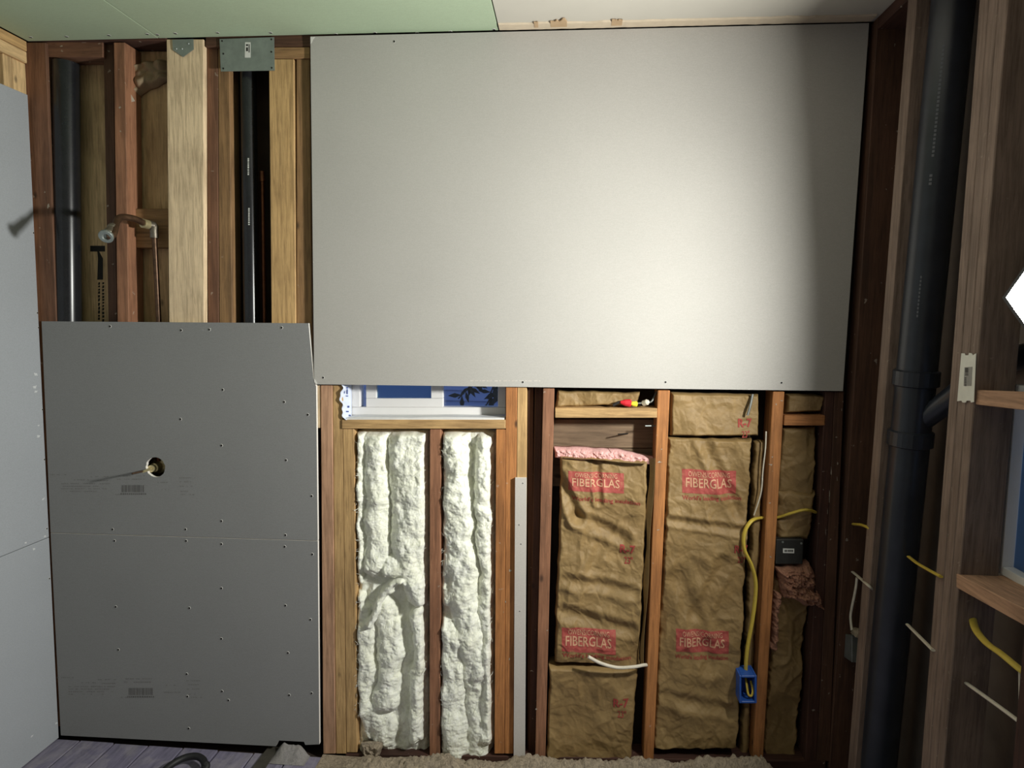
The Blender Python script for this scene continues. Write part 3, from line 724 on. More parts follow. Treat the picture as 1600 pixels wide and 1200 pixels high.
for px, py in ((275,76),(284,76),(294,68)): lathe('nail_head', [(0,0.004),(0.0015,0.003)], W(px,py,-0.004), (0,-1,0), M_GALV, tp, 8)
npq = [(1502,552),(1507,552),(1508,555),(1513,555),(1514,551.5),(1518,552),(1520,555),(1525,552),(1521.5,628),(1517,629),(1516,626),(1510,626),(1509,629),(1504,629),(1502,626),(1495.5,627)]
bm = bmesh.new()
fr = [bm.verts.new(WX(px,py,XR-0.0035)) for px, py in npq]; bk = [bm.verts.new(Vector((XR-0.0022, v.co.y, v.co.z))) for v in fr]
bm.faces.new(fr); bm.faces.new(bk[::-1])
for i in range(len(fr)): bm.faces.new((fr[i], bk[i], bk[(i+1) % len(fr)], fr[(i+1) % len(fr)]))
npl = tag(from_bm('nail_plate', bm, M_NPLATE), 'white notched nail plate on the stud below the work light', 'metal plate')
st2 = slabX('sticker', [(1507,574),(1519,573),(1517.5,603),(1505.5,603)], XR-0.0042, XR-0.0038, plain('grey sticker', S(150,148,142), 0.6), npl, bevel=0)
bm = bmesh.new()
def xq(q, X): bm.faces.new([bm.verts.new(WX(px,py,X)) for px, py in q])
yy = 575
while yy < 588: xq([(1508,yy),(1513,yy),(1513,yy+1),(1508,yy+1)], XR-0.0046); yy += random.choice((1.5,2,2.5))
yy = 590
while yy < 602: xq([(1507,yy),(1510,yy),(1510,yy+1.2),(1507,yy+1.2)], XR-0.0046); yy += 2.4
from_bm('barcode', bm, M_INK, st2)

# ================================================================== INSULATION
def seg_d(px, py, a, b):
    ax_, ay = a; bx, by = b; dx, dy = bx-ax_, by-ay; t = max(0, min(1, ((px-ax_)*dx+(py-ay)*dy)/(dx*dx+dy*dy)))
    return math.hypot(px-ax_-dx*t, py-ay-dy*t), t
def wool_h(rolls, seed, base=0.006):
    def h(x, y):
        wx = x + 6.5*noise.noise((x*0.03, y*0.035, seed)) + 2.4*noise.noise((x*0.14, y*0.14, seed+2)); wy = y + 9*noise.noise((x*0.05, y*0.05, seed+7))
        m = 0.0; m2 = 0.0
        for pts, r, top in rolls:
            best = 1e9
            for a, b in zip(pts, pts[1:]):
                d, _ = seg_d(wx, wy, a, b); best = min(best, d)
            q = best/r
            if q < 1:
                v = top*(1-q*q)**0.62; k_ = max(0.0, 0.006-abs(v-m))/0.006; m = max(v, m)+k_*k_*0.0015
        puff = 0.012*noise.noise((x*0.04, y*0.028, seed+11)) + 0.007*noise.noise((x*0.10, y*0.07, seed+5))
        fl = 0.004*abs(noise.noise((x*0.11, y*0.15, seed+4))) + 0.0028*abs(noise.noise((x*0.22+y*0.05, y*0.26, seed+14))) + 0.0010*noise.noise((x*0.5, y*0.4, seed+6))
        return base + m*0.92 + puff + fl + 0.011*(crumple(x, y*0.8, 0.034, seed+20)-0.2)
    return h
LB = [([(564,665),(563,780),(562,900)], 11, 0.036), ([(590,690),(592,770),(590,880)], 20, 0.045), ([(640,668),(645,780),(640,880)], 31, 0.048),
      ([(612,880),(650,890)], 16, 0.05), ([(650,905),(656,925)], 22, 0.062), ([(630,902),(604,922),(580,968)], 8, 0.066), ([(570,975),(572,1050),(568,1100)], 19, 0.042),
      ([(607,950),(612,1020),(606,1090)], 21, 0.044), ([(655,955),(664,1010),(652,1070),(655,1140)], 13, 0.05), ([(580,1110),(600,1140)], 26, 0.03), ([(562,930),(566,960)], 12, 0.03)]
RB = [([(712,672),(716,780),(724,900),(737,1000),(744,1040)], 25, 0.052), ([(757,685),(760,900),(765,1060),(765,1150)], 13, 0.046), ([(703,985),(703,1080),(716,1160)], 27, 0.046),
      ([(742,1050),(746,1120),(748,1165)], 17, 0.036), ([(700,860),(705,930)], 14, 0.03)]
def wool(q, rolls, seed, lab, name='glass_wool_batt'):
    R = Relief(q, 0.040, wool_h(rolls, seed), edge=3.0, step=1.0, seed=seed, roll=9)
    o = tag(empty(name, W((q[2][0]+q[3][0])/2, q[2][1], 0.06)), lab, 'insulation', 'white wool bays under the window')
    R.build('wool_body', M_WOOL, o, 0.12)
    bm = bmesh.new()                      # loose strands standing off the surface
    (x0,y0),(x1,y1),(x2,y2),(x3,y3) = q
    for k in range(900):
        px, py = random.uniform(x0+3,x1-3), random.uniform(y0+4,y2-4)
        a = random.uniform(0, math.pi); L = random.uniform(3,9); cv = random.uniform(-2,2); ps = []
        for i in range(4):
            t = i/3; ps.append((px+math.cos(a)*L*(t-.5)-math.sin(a)*cv*4*t*(1-t), py+math.sin(a)*L*(t-.5)+math.cos(a)*cv*4*t*(1-t)))
        lift = random.uniform(0.001,0.006); w = random.uniform(0.12,0.3); row = []
        for i, (ux, uy) in enumerate(ps):
            ux = min(max(ux, x0+2), x1-2); uy = min(max(uy, y0+3), y2-3)
            y = R.y(ux, uy, 9) - 0.0008 - lift*(i/3); nx, ny = -math.sin(a)*w, math.cos(a)*w
            A, B = W(ux+nx, uy+ny, 0.040), W(ux-nx, uy-ny, 0.040)
            row.append((bm.verts.new((A.x, y, A.z)), bm.verts.new((B.x, y, B.z))))
        for (a1, b1), (a2, b2) in zip(row, row[1:]): bm.faces.new((a1, a2, b2, b1))
    me = bpy.data.meshes.new('loose_strands'); bm.to_mesh(me); bm.free(); s_ = link('loose_strands', me, M_WOOL, o); s_['kind'] = 'stuff'
    return o
wool([(556.5,672),(671,672),(669,1178),(559,1176)], LB, 3.1, 'white wool batt in the left bay under the window, with a torn flap')
wool([(690,673),(774,674),(771,1187),(688,1182)], RB, 8.4, 'white wool batt in the right bay under the window, in long rolls')

KG = 'brown paper faced batts'
def kraft(q, y0, seed, lab, amp=1.0, edge=2.0, yback=0.09, mat=None, roll=4.0, step=1.0, group=KG, name='paper_faced_batt', folds=()):
    k0 = kraft_h(seed, amp)
    def hh(x, y):
        v = k0(x, y)
        for a, b, w, d in folds:
            e_, _ = seg_d(x, y, a, b); t = e_/w; v -= d*math.exp(-t*t) - 0.45*d*math.exp(-(t-1.7)**2*2)
        return v
    R = Relief(q, y0, hh, edge=edge, step=step, seed=seed, roll=roll)
    o = tag(empty(name, W((q[2][0]+q[3][0])/2, q[2][1], y0)), lab, 'insulation', group)
    R.build('paper_facing', mat or M_KRAFT, o, yback)
    return o, R
def rprint(o, R, text, x0, y0, w, h, mat, lift=0.0016, skew=0.0, bold=0.0, cuts=1):
    def place(u, v):
        px, py = x0+u, y0+h-v+skew*u; p = W(px, py, R.y0); return Vector((p.x, R.y(px, py)-lift, p.z))
    return lettering('print', text, place, mat, o, w, h, bold, cuts)
def rpatch(o, R, x0, y0, w, h, mat, lift=0.0008, skew=0.0, name='print_block'):
    bm = bmesh.new(); nx, ny = int(w), int(h); rows = []
    for j in range(ny+1):
        row = []
        for i in range(nx+1):
            px = x0+w*i/nx; py = y0+h*j/ny+skew*(px-x0); p = W(px,py,R.y0); row.append(bm.verts.new((p.x, R.y(px,py)-lift, p.z)))
        rows.append(row)
    for a, b in zip(rows, rows[1:]):
        for i in range(nx): bm.faces.new((a[i],a[i+1],b[i+1],b[i]))
    return from_bm(name, bm, mat, o, True)
def stamp(o, R, x, y, w, h, skew):
    rpatch(o, R, x, y, w, h, M_RED, 0.0007, skew)
    rprint(o, R, 'OWENS/CORNING', x+w*0.12, y+h*0.10, w*0.76, h*0.22, M_REDP, 0.0015, skew, 0.0)
    rprint(o, R, 'FIBERGLAS', x+w*0.07, y+h*0.36, w*0.85, h*0.40, M_REDP, 0.0016, skew, 0.01)
def slogan(o, R, x, y, w, skew): rprint(o, R, "World's leading insulation", x, y, w, 9, M_REDT, 0.0016, skew, 0.012)
def rval(o, R, x, y, w=24, skew=0.0, second='23"'):
    rprint(o, R, 'R-7', x, y, w, 14, M_REDT, 0.0016, skew, 0.03); rprint(o, R, second, x+w*0.28, y+19, w*0.55, 11, M_REDT, 0.0016, skew, 0.012)
# first bay
o, R = kraft([(876,714),(1013,722),(999,1046),(866,1036)], 0.012, 2.7, 'brown paper batt below the pink wool, upper piece of its bay', 1.1, folds=(((872,745),(903,808),8,.015),((903,808),(975,843),9,.013),((933,726),(936,785),5,.008),((885,905),(990,925),8,.009),((880,955),(985,985),9,.010),((940,850),(925,890),8,.008)))
stamp(o, R, 888, 734, 87, 31, 0.075); slogan(o, R, 893, 773, 107, 0.09); rval(o, R, 969, 852)
stamp(o, R, 878, 977, 84, 38, 0.09); slogan(o, R, 879, 1017, 107, 0.08)
# loose right flange of the batt
bm = bmesh.new(); prev = None
for k in range(60):
    t = k/59; py = 716+(1040-716)*t; pl = 1015+(1001-1015)*t+1.5*math.sin(t*19); pr = 1024+(1005-1024)*t+1.0*math.sin(t*13)
    a, b = W(pl, py, 0.022), W(pr, py, -0.002); cur = (bm.verts.new(a), bm.verts.new(b))
    if prev: bm.faces.new((prev[0], prev[1], cur[1], cur[0]))
    prev = cur
bm.normal_update(); bmesh.ops.solidify(bm, geom=bm.faces[:], thickness=0.0008); from_bm('flange', bm, M_KRAFT, o)
bm = bmesh.new(); rows = []
for k in range(50):
    t = k/49; px = 880+(1010-880)*t; py = 714+9*t; out = 0.016+0.026*max(0.0, math.sin(math.pi*t*1.05))*(0.7+0.3*math.sin(t*17)); row = []
    for i in range(5):
        u = i/4; q_ = W(px, py+1.5*u-4*u*u*math.sin(math.pi*t)*0.3, 0.014-out*u); row.append(bm.verts.new(q_))
    rows.append(row)
for a, b in zip(rows, rows[1:]):
    for i in range(4): bm.faces.new((a[i],a[i+1],b[i+1],b[i]))
bm.normal_update(); bmesh.ops.solidify(bm, geom=bm.faces[:], thickness=0.0008); from_bm('paper_lip', bm, M_KRAFT, o, True)
def fluff(q, y0, seed, amp, mat, parent, name, yback, edge=4, step=0.8, roll=5):
    def h(x, y): return amp*(0.6+noise.noise((x*0.06,y*0.08,seed))+0.7*noise.noise((x*0.17,y*0.2,seed+3))+0.45*noise.noise((x*0.4,y*0.45,seed+5)))
    return Relief(q, y0, h, edge=edge, step=step, seed=seed, roll=roll).build(name, mat, parent, yback)
fl_ = fluff([(866,700),(960,703),(962,722),(866,717)], 0.035, 4.4, 0.008, M_PINK, o, 'pink_wool', 0.085, 2.0, 0.6)
fl_ = fluff([(952,702),(1024,716),(1024,728),(952,722)], 0.035, 5.4, 0.008, M_PINK, o, 'pink_wool', 0.085, 2.0, 0.6)
fl_['label'] = 'pink wool above the paper'
o, R = kraft([(858,1042),(996,1050),(987,1192),(853,1186)], 0.006, 6.2, 'brown paper batt at the foot of its bay, below the white wire', 0.9)
rval(o, R, 958, 1089)
o, R = kraft([(870,611),(1000,614),(996,633),(868,637)], 0.03, 11.5, 'crumpled brown paper lying on the cross block under the drywall sheet', 1.0, 3.0, 0.085)
# second bay
o, R = kraft([(1049,614),(1187,617),(1187,682),(1048,682)], 0.004, 14.2, 'square brown paper batt directly under the drywall sheet', 0.8, 1.0)
rval(o, R, 1153, 654, 22)
o, R = kraft([(1045,685),(1176,687),(1152,1172),(1023,1174)], 0.008, 17.9, 'long brown paper batt beside the yellow cable', 1.0, 3.0, folds=(((1100,690),(1152,800),8,.011),((1048,812),(1165,830),6,.008),((1060,900),(1110,1040),12,.010),((1130,880),(1090,960),9,.008),((1040,1090),(1140,1110),9,.008)))
stamp(o, R, 1066, 733, 84, 37, 0.03); slogan(o, R, 1066, 773, 92, 0.02); rval(o, R, 1147, 850, 20)
stamp(o, R, 1056, 981, 82, 36, 0.05); slogan(o, R, 1055, 1021, 82, 0.03)
o, R = kraft([(1180,690),(1197,690),(1171,1180),(1157,1180)], 0.045, 21.0, 'dark paper edge tucked beside the yellow cable stud', 0.5, 3.0)
# corner bay
kraft([(1230,615),(1289,617),(1285,643),(1229,646)], 0.02, 23.0, 'small brown paper batt above the short cross block', 0.8, 2.0)
kraft([(1223,668),(1278,668),(1270,775),(1217,770)], 0.03, 25.0, 'creased brown paper batt below the short cross block', 0.9, 3.0)
kraft([(1217,768),(1275,768),(1266,843),(1213,843)], 0.024, 27.0, 'crushed brown paper lump above the black box', 1.7, 4.0, roll=8)
kraft([(1206,900),(1266,905),(1243,1190),(1194,1190)], 0.045, 29.0, 'shadowed brown paper batt low in the corner bay', 1.0, 4.0)
pk = tag(empty('soiled_wool_clump', W(1250,960,0.0)), 'clump of soiled pink wool hanging under the black box', 'insulation')
fluff([(1214,887),(1268,884),(1291,958),(1222,935)], 0.0, 31.0, 0.022, M_PINKOLD, pk, 'wool_body', 0.06, 6, 0.8, 10)
pk2 = tag(empty('soiled_wool_clump', W(1212,1015,0.0)), 'narrow strip of soiled pink wool hanging by the cable stud', 'insulation')
fluff([(1210,925),(1222,930),(1215,1020),(1204,1015)], 0.012, 33.0, 0.010, M_PINKOLD, pk2, 'wool_body', 0.06, 5, 0.8, 5)
# wad of paper at the top of the shower bay
pw = tag(empty('paper_wad', W(218,160,0.05)), 'wad of torn brown paper high in the shower bay', 'paper')
Relief([(196,98),(262,92),(258,122),(190,158)], 0.062, lambda x, y: 0.03*abs(noise.noise((x*0.05,y*0.05,2)))+0.01*crumple(x,y,0.05,3), edge=5, step=1.0, seed=41, roll=10).build('wad_body', plain('grey brown paper', S(150,130,104), 0.85, 0, 0.15, 30, 0.3), pw, 0.09)
bm = bmesh.new(); tq = [W(190,151,0.03), W(195,131,0.028), W(211,158,0.035), W(200,161,0.034)]
bm.faces.new([bm.verts.new(p) for p in tq]); bm.normal_update(); bmesh.ops.solidify(bm, geom=bm.faces[:], thickness=0.0015); from_bm('torn_corner', bm, plain('white paper', S(206,198,182), 0.9), pw)
# wool showing above the left wall board
lwc = tag(empty('wool_tuft', Vector((XL-0.07,-0.17,2.45))), 'white wool tuft above the left grey board', 'insulation')
bm = bmesh.new(); bmesh.ops.create_icosphere(bm, subdivisions=4, radius=1.0)
for v in bm.verts:
    d = 1+0.35*noise.noise(v.co*2.2)+0.15*noise.noise(v.co*6); v.co = Vector((v.co.x*0.025*d, v.co.y*0.05*d, v.co.z*0.045*d)) + Vector((XL-0.055,-0.19,2.515))
from_bm('wool_body', bm, M_WOOL, lwc, True)
lwp = tag(empty('paper_faced_batt', Vector((XL-0.09,-0.34,2.3))), 'grey stained batt above the left grey board', 'insulation')
bm = bmesh.new(); rows = []
for j in range(30):
    row = []
    for i in range(60):
        y = -0.57+0.465*i/59; z = 2.30+0.27*j/29; row.append(bm.verts.new((XL-0.085+0.03*noise.noise((y*9,z*9,3))+0.012*noise.noise((y*30,z*30,5)), y, z)))
    rows.append(row)
for a, b in zip(rows, rows[1:]):
    for i in range(59): bm.faces.new((a[i],a[i+1],b[i+1],b[i]))
bm.normal_update(); bmesh.ops.solidify(bm, geom=bm.faces[:], thickness=0.004); from_bm('paper_facing', bm, plain('stained tan paper', S(150,136,112), 0.85, 0, 0.35, 25, 0.4), lwp, True)

# ================================================================== DRYWALL STRIP
ds = poly_board('drywall_strip', [(805,747),(822.5,747),(820,1197),(802.5,1197)], -0.014, -0.0012, M_DRYL, M_GYP, None); tag(ds, 'narrow upright strip of pale drywall between the insulation bays', 'drywall')
screws(ds, [W(px,py,-0.0143) for px, py in ((817,755),(811,820),(814,850),(812,955))], SCR_Y, 0.35)

# ================================================================== CABLES AND BOXES
def cable(name, pts, r, mat, lab, flat=0.6, cat='cable'):
    return tag(tube(name, pts, r, mat, None, 10, True, 8, flat), lab, cat)
cable('cable', [W(1277,802,0.05), W(1268,798,0.0), W(1255,797,-0.015), W(1236,802,0.0), W(1214,808.5,0.03), W(1190,809,0.03), W(1174,814,-0.012), W(1163,833,-0.02), W(1163,858,-0.02), W(1175,885,-0.018), W(1181,915,-0.014), W(1177,960,-0.012), W(1169,1005,-0.012), W(1166,1030,-0.012), W(1165,1052,-0.010)], 0.0088, M_YEL, 'long yellow cable looping down to the blue box')
ww = tag(tube('wire', [W(919,1026,-0.045), W(938,1036,-0.04), W(964,1043,-0.034), W(990,1042,-0.028), W(1004,1039.5,-0.010), W(1010,1039,0.004)], 0.0062, M_WCAB, None, 10), 'short curved white wire end before the brown paper batt', 'wire')
tag(tube('wire', [W(1197,674,0.02), W(1196,700,0.015), W(1192,735,0.02), W(1189,770,0.02), W(1178,805,0.03)], 0.0026, M_WCAB, None, 8), 'thin pale cord hanging beside the cable stud', 'wire')
tag(tube('wire', [W(1176,616,-0.004), W(1172,635,-0.012), W(1168,649,-0.016)], 0.0045, M_GBOX, None, 8), 'grey wire end hanging over the square paper batt', 'wire')
tag(tube('nail', [W(1008,665.5,0.02), W(1027,665.2,0.03)], 0.0028, M_GALV, None, 8, False), 'bright nail sticking from the orange stud', 'nail')
tag(tube('nail', [W(966,678.5,0.05), W(981,677.5,0.0998)], 0.0025, M_SCREW, None, 8, False), 'dark nail in the plank above the pink wool', 'nail')
def wire_nut(px, py, mat, lab, s=1.0):
    p = W(px, py, 0.0) + Vector((0, 0.012, 0))
    return tag(lathe('wire_connector', [(-0.016*s,0.010*s),(-0.012*s,0.0125*s),(0.004*s,0.010*s),(0.016*s,0.005*s),(0.018*s,0.003*s)], p, (-1,-0.2,0.1), mat, None, 12), lab, 'wire connector')
wire_nut(978, 630, M_REDW, 'red wire connector on the cross block', 1.15); wire_nut(990, 631.5, M_YELW, 'yellow wire connector on the cross block', 0.85)
tag(tube('wire', [W(958,634,0.0)+Vector((0,0.012,0)), W(968,631,0.0)+Vector((0,0.012,0.004)), W(976,630.5,0)+Vector((0,0.013,0))], 0.005, M_INK, None, 8), 'black wire end beside the red connector', 'wire')
tag(tube('wire', [W(996,631,0.01)+Vector((0,0.012,0)), W(1008,630,0.01)+Vector((0,0.012,0)), W(1018,627,0.02), W(1026,612,0.03)], 0.0035, M_GBOX, None, 8), 'grey wire rising from the yellow connector', 'wire')
tag(lathe('wire_connector', [(-0.014,0.006),(-0.01,0.0105),(0.006,0.0105),(0.012,0.006)], W(1009,629,0.02), (0.6,-0.5,0.3), M_WCAB, None, 12), 'pale wire connector at the end of the cross block', 'wire connector')
# black junction box
jb = tag(empty('junction_box', W(1234,882,0.0)), 'black metal junction box with a white label in the corner bay', 'electrical box')
slab('box_body', [(1213,843),(1256,843),(1254,881.5),(1212,881.5)], 0.0, 0.06, M_BOX, jb, bevel=0.002)
lb = slab('sticker', [(1223.5,857),(1241,857.5),(1241,864.5),(1223.5,864)], -0.0016, -0.0004, M_STICK, jb, bevel=0)
flat_quads('print', [[(x,859),(x+1.6,859),(x+1.6,862.5),(x,862.5)] for x in (1226,1228.2,1231,1233.2,1235.4,1237.6)], -0.002, M_INK, lb)
for px, py in ((1223,847),(1252,849)): lathe('screw_head', [(0,0.004),(0.002,0.0035)], W(px,py,0.0), (0,-1,0), M_GALV, jb, 8)
# blue outlet box: five walls and an open front, wires folded inside
bb = tag(empty('outlet_box', W(1168,1098,-0.03)), 'blue plastic outlet box with folded wires low on the stud', 'electrical box')
ya, yb2 = -0.055, 0.02
def bq(x0,y0,x1,y1, a, b, nm): return slab(nm, [(x0,y0),(x1,y0),(x1,y1),(x0,y1)], a, b, M_BLUEBOX, bb, bevel=0.001)
bq(1155.5,1056,1158.5,1099, ya, yb2, 'box_side'); bq(1179.5,1056,1182.5,1099, ya, yb2, 'box_side'); bq(1158.7,1056,1179.3,1059, ya, yb2, 'box_side'); bq(1158.7,1096,1179.3,1099, ya, yb2, 'box_side'); bq(1158.7,1059.2,1179.3,1095.8, yb2-0.006, yb2, 'box_back')
tube('wire', [W(1165,1056,-0.01), W(1166,1066,-0.03), W(1169,1084,-0.045), W(1174,1087,-0.045), W(1176,1078,-0.04), W(1173,1064,-0.02)], 0.0042, M_YEL, bb, 8)
tube('wire', [W(1168,1062,-0.01), W(1169,1074,-0.035), W(1171,1080,-0.03)], 0.003, M_INK, bb, 8)
# right wall cables
cable('cable', [WX(1323,817,1.02), WX(1333,819,0.99), WX(1345,820,0.975), WX(1356,824,0.963), WX(1365,830,0.975)], 0.0075, M_YEL, 'short yellow cable between the corner studs')
cable('cable', [WX(1329,891,1.0), WX(1340,900,0.985), WX(1357,915,0.955), WX(1366,923,0.99)], 0.006, M_WCAB, 'slanting white cable in the first bay of the right wall')
cable('cable', [WX(1339,903,0.985), WX(1337,920,0.985), WX(1331,950,0.985), WX(1329,965,0.985), WX(1331,985,0.985)], 0.006, M_WCAB, 'white cable dropping into the grey box')
gb = tag(empty('junction_box', WX(1325,1030,1.0)), 'small grey junction box topped with crumbs beside the corner', 'electrical box')
slabX('box_body', [(1312,988),(1331,993),(1331,1035),(1312,1022)], 0.985, 1.04, M_GBOX, gb)
bm = bmesh.new(); pc = WX(1334,990,0.985)
bmesh.ops.create_icosphere(bm, subdivisions=3, radius=1.0)
for v in bm.verts:
    d = 1+0.5*noise.noise(v.co*2.5); v.co = pc + Vector((0.02+v.co.x*0.025*d, v.co.y*0.035*d-0.01, v.co.z*0.012*d+0.004))
from_bm('crumbs', bm, M_DUST, gb, True)
cable('cable', [WX(1420,870,1.03), WX(1433,880,0.99), WX(1450,890,0.975), WX(1470,901,0.955)], 0.006, M_YEL, 'slanting yellow cable before the doubled studs')
cable('cable', [WX(1418,976,1.03), WX(1432,990,0.99), WX(1447,1005,0.972), WX(1458,1016,0.958)], 0.006, M_WCAB, 'slanting white cable before the doubled studs')
cable('cable', [WX(1516,934,1.03), WX(1518,955,1.01), WX(1524,982,0.99), WX(1542,1005,0.975), WX(1565,1022,0.97), WX(1594,1046,0.972), WX(1612,1060,0.99)], 0.009, M_YEL, 'yellow cable sweeping down under the pale sill')
cable('cable', [WX(1500,1060,1.04), WX(1508,1066,1.0), WX(1550,1096,0.975), WX(1592,1127,0.975), WX(1615,1145,0.99)], 0.0062, M_WCAB, 'straight white cable low under the pale sill')
tag(tube('wire', [WX(1594,1046,0.985), WX(1594.5,1090,0.985), WX(1593,1140,0.985)], 0.0035, M_WCAB, None, 8), 'thin white wire hanging from the yellow cable at the edge', 'wire')

# ================================================================== FLOOR THINGS
bar = tag(solid('metal_strip', [WZ(424,1160,0.012), WZ(441,1160,0.012), WZ(412,1205,0.012), WZ(390,1205,0.012)], [WZ(424,1160,0.004), WZ(441,1160,0.004), WZ(412,1205,0.004), WZ(390,1205,0.004)], M_BARM), 'dark metal strip lying on the plank floor', 'strip')
solid('strip_end', [WZ(415,1158.5,0.018), WZ(431,1159.5,0.018), WZ(430,1166,0.018), WZ(413,1164.5,0.018)], [WZ(415,1158.5,0.0125), WZ(431,1159.5,0.0125), WZ(430,1166,0.0125), WZ(413,1164.5,0.0125)], plain('pale yellow tape', S(206,196,140), 0.7), bar)
hc = WZ(281,1216,0.02)
hp = [hc+Vector((math.cos(a)*0.075, math.sin(a)*0.10, 0.004+0.012*max(0,math.sin(a)))) for a in [math.pi*2*k/24 for k in range(24)]]
tag(tube('rubber_hose', hp+[hp[0]+Vector((0.004,0.004,0.012)), hp[1]+Vector((0.01,0.006,0.02)), hp[2]+Vector((0.01,-0.01,0.024))], 0.0125, M_RUBBER, None, 12), 'coiled black rubber hose on the floor at the bottom edge', 'hose')
def mound(name, x0, x1, y0, y1, hgt, seed, lab, nx=160, ny=16, zb=0.0, rise=0.0, against=False):
    bm = bmesh.new(); rows = []
    for j in range(ny+1):
        row = []
        for i in range(nx+1):
            u, v = i/nx, j/ny; x, y = x0+(x1-x0)*u, y0+(y1-y0)*v
            ee = min(1, u*(3 if against else 9), (1-u)*(3 if against else 9)); env = ee*ee*(3-2*ee)*(v**0.8 if against else math.sin(math.pi*min(1, 0.15+v*0.85)))
            z = zb+rise*u*env+max(0.0006, hgt*env*(0.45+0.6*noise.noise((x*9,y*9,seed))+(0.05 if against else 0.35)*abs(noise.noise((x*40,y*40,seed)))+(0.03 if against else 0.2)*noise.noise((x*110,y*110,seed))))
            row.append(bm.verts.new((x,y,z)))
        rows.append(row)
    for a, b in zip(rows, rows[1:]):
        for i in range(nx): bm.faces.new((a[i],a[i+1],b[i+1],b[i]))
    o = from_bm(name, bm, M_DUST, None, True); return tag(o, lab, 'debris', kind='stuff')
mound('plaster_debris', W(505,1190).x, W(1260,1190).x, -0.12, -0.001, 0.05, 1.0, 'plaster dust and crumbs along the foot of the open studs', 260, 22, 0.002, 0.13)
mound('plaster_dust', W(424,1160,-0.03).x, W(482,1160,-0.03).x, -0.075, -0.0136, 0.10, 2.0, 'small heap of grey dust at the notch of the grey board', 60, 22, 0.002, 0.0, True).data.materials[0] = M_GDUST
tuft = tag(empty('wool_tuft', W(583,1190,-0.02)), 'dusty wool tuft hanging over the sole plate', 'insulation')
fluff([(563,1163),(598,1165),(592,1190),(572,1196)], -0.004, 51.0, 0.012, M_DUST, tuft, 'wool_body', 0.0, 5, 0.7, 6)

# ================================================================== WORK LIGHT
T = WX(1571,465,XR-0.001)
SIDE = 0.135; HD = SIDE/math.sqrt(2)
lc = T + Vector((0.0, -HD-0.012, 0.0))
wlamp = tag(empty('work_light', lc+Vector((0.01,0,0))), 'glaring square work light turned on its corner at the right edge', 'work light')
def diamond(name, x0, x1, hd, mat, hole=None):
    bm = bmesh.new()
    def ring(x, r): return [bm.verts.new((x, lc.y+r*math.cos(a), lc.z+r*math.sin(a))) for a in (0, math.pi/2, math.pi, 3*math.pi/2)]
    A, B = ring(x0, hd), ring(x1, hd)
    for i in range(4): bm.faces.new((A[i], B[i], B[(i+1) % 4], A[(i+1) % 4]))
    if hole:
        a2, b2 = ring(x0, hole), ring(x1, hole)
        for i in range(4):
            j = (i+1) % 4; bm.faces.new((a2[i], b2[i], b2[j], a2[j])); bm.faces.new((A[i], A[j], a2[j], a2[i])); bm.faces.new((B[i], B[j], b2[j], b2[i]))
    else: bm.faces.new(A); bm.faces.new(B)
    return from_bm(name, bm, mat, wlamp)
XF = lc.x
diamond('bezel', XF, XF+0.02, HD+0.012, M_LBLACK, HD)
diamond('housing', XF+0.0205, XF+0.05, HD+0.008, M_LBLACK)
n = NT('lamp diffuser'); n.b.inputs['Emission Color'].default_value = (0.86,1.0,0.90,1); n.b.inputs['Emission Strength'].default_value = 14.0; n.color((0.8,0.9,0.82,1))
diamond('diffuser', XF+0.012, XF+0.0155, HD-0.001, n.m)
for k in range(-3, 4): box('cooling_fin', (XF+0.0505, lc.y+k*0.022-0.002, lc.z-0.07+abs(k)*0.012), (XF+0.066, lc.y+k*0.022+0.002, lc.z+0.07-abs(k)*0.012), M_LBLACK, wlamp, 0.0005)
tube('bracket', [Vector((XF+0.035, lc.y, lc.z+HD+0.002)), Vector((XF+0.035, lc.y, lc.z+HD+0.05)), Vector((XF+0.08, lc.y, lc.z+HD+0.07)), Vector((XS-0.001, lc.y, lc.z+HD+0.07))], 0.006, M_LBLACK, wlamp, 8, False)
ld = bpy.data.lights.new('work_light_led', 'AREA'); ld.shape = 'SQUARE'; ld.size = SIDE*0.95; ld.energy = LAMP_POWER; ld.color = LAMP_COLOR
lo = bpy.data.objects.new('work_light_led', ld); C.objects.link(lo)
lo.parent = wlamp; lo.location = Vector((XF+0.0115, lc.y, lc.z))-wloc(wlamp)
lo.rotation_euler = Matrix.Rotation(math.pi/2, 3, 'Y').to_euler()
lo.rotation_mode = 'QUATERNION'
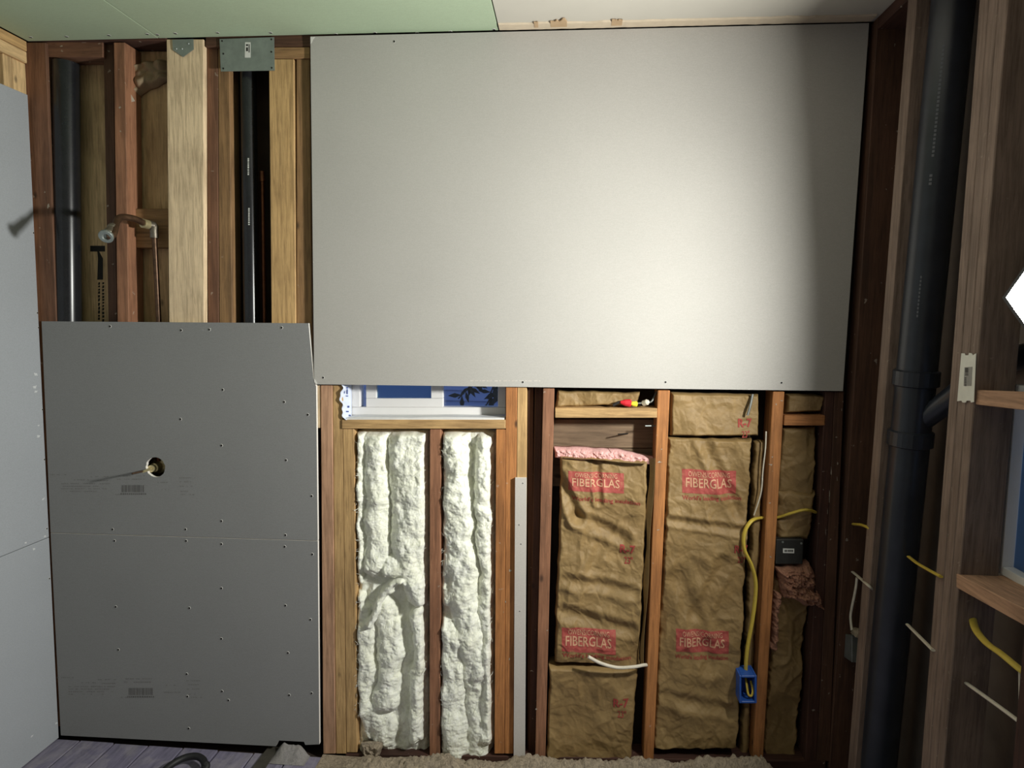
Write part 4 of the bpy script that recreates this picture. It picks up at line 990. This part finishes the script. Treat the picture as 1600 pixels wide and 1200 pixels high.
q1 = Vector((0,0,-1)).rotation_difference(Vector((-1,0,0)))
lo.rotation_quaternion = q1 @ Matrix.Rotation(math.pi/4, 3, 'Z').to_quaternion()
wlamp.rotation_euler = (0, math.radians(-3.0), math.radians(4.2))

# ================================================================== OUTSIDE THE WINDOW
hs = tag(empty('neighbour_house', (0.2, 3.0, 0)), 'blue lap sided house wall beyond the window', 'building')
for k in range(40):
    z = 0.1+k*0.085
    f = [Vector((-3.5,3.0,z+0.084)), Vector((3.5,3.0,z+0.084)), Vector((3.5,2.988,z)), Vector((-3.5,2.988,z))]
    solid('siding_board', f, [Vector((p.x, 3.02, p.z)) for p in f], M_SIDING, hs, 0)
sh = tag(empty('shrub', (-0.3,1.2,0)), 'dark leafy sprays before the blue siding', 'shrub')
def spray(a, b, n_):
    pts = catmull([a, (Vector(a)+Vector(b))*0.5+Vector((0,0,0.05)), b], 6); bm = bmesh.new(); tube_bm(bm, pts, 0.004, 5); from_bm('stem', bm, M_LEAF, sh, True)
    bm = bmesh.new()
    for k in range(n_):
        p = pts[int((len(pts)-1)*k/n_)]; d = Vector((random.uniform(-1,1), random.uniform(-.4,.4), random.uniform(-1,.3))).normalized(); s = d.cross(Vector((0,1,0))).normalized(); L = random.uniform(.05,.09)
        bm.faces.new([bm.verts.new(q) for q in (p, p+d*L*.5+s*L*.16, p+d*L, p+d*L*.5-s*L*.16)])
    o = from_bm('foliage', bm, M_LEAF, sh); o['kind'] = 'stuff'
P = lambda px, py: W(px, py, 1.2)
spray(P(785,585), P(716,623), 34); spray(P(790,590), P(765,618), 24); spray(P(785,620), P(760,633), 16); spray(P(800,560), P(730,608), 30)
ground = tag(box('ground', (-4,0.2,-0.35), (4,3.1,-0.3), plain('yard soil', S(70,66,60), 0.95), bevel=0), 'yard ground outside the window', kind='structure')
tube('stem', [Vector((P(785,585).x+0.05,1.2,-0.3)), P(785,585)+Vector((0.04,0,-0.4)), P(785,585)+Vector((0.01,0,0.02))], 0.012, M_LEAF, sh, 8)
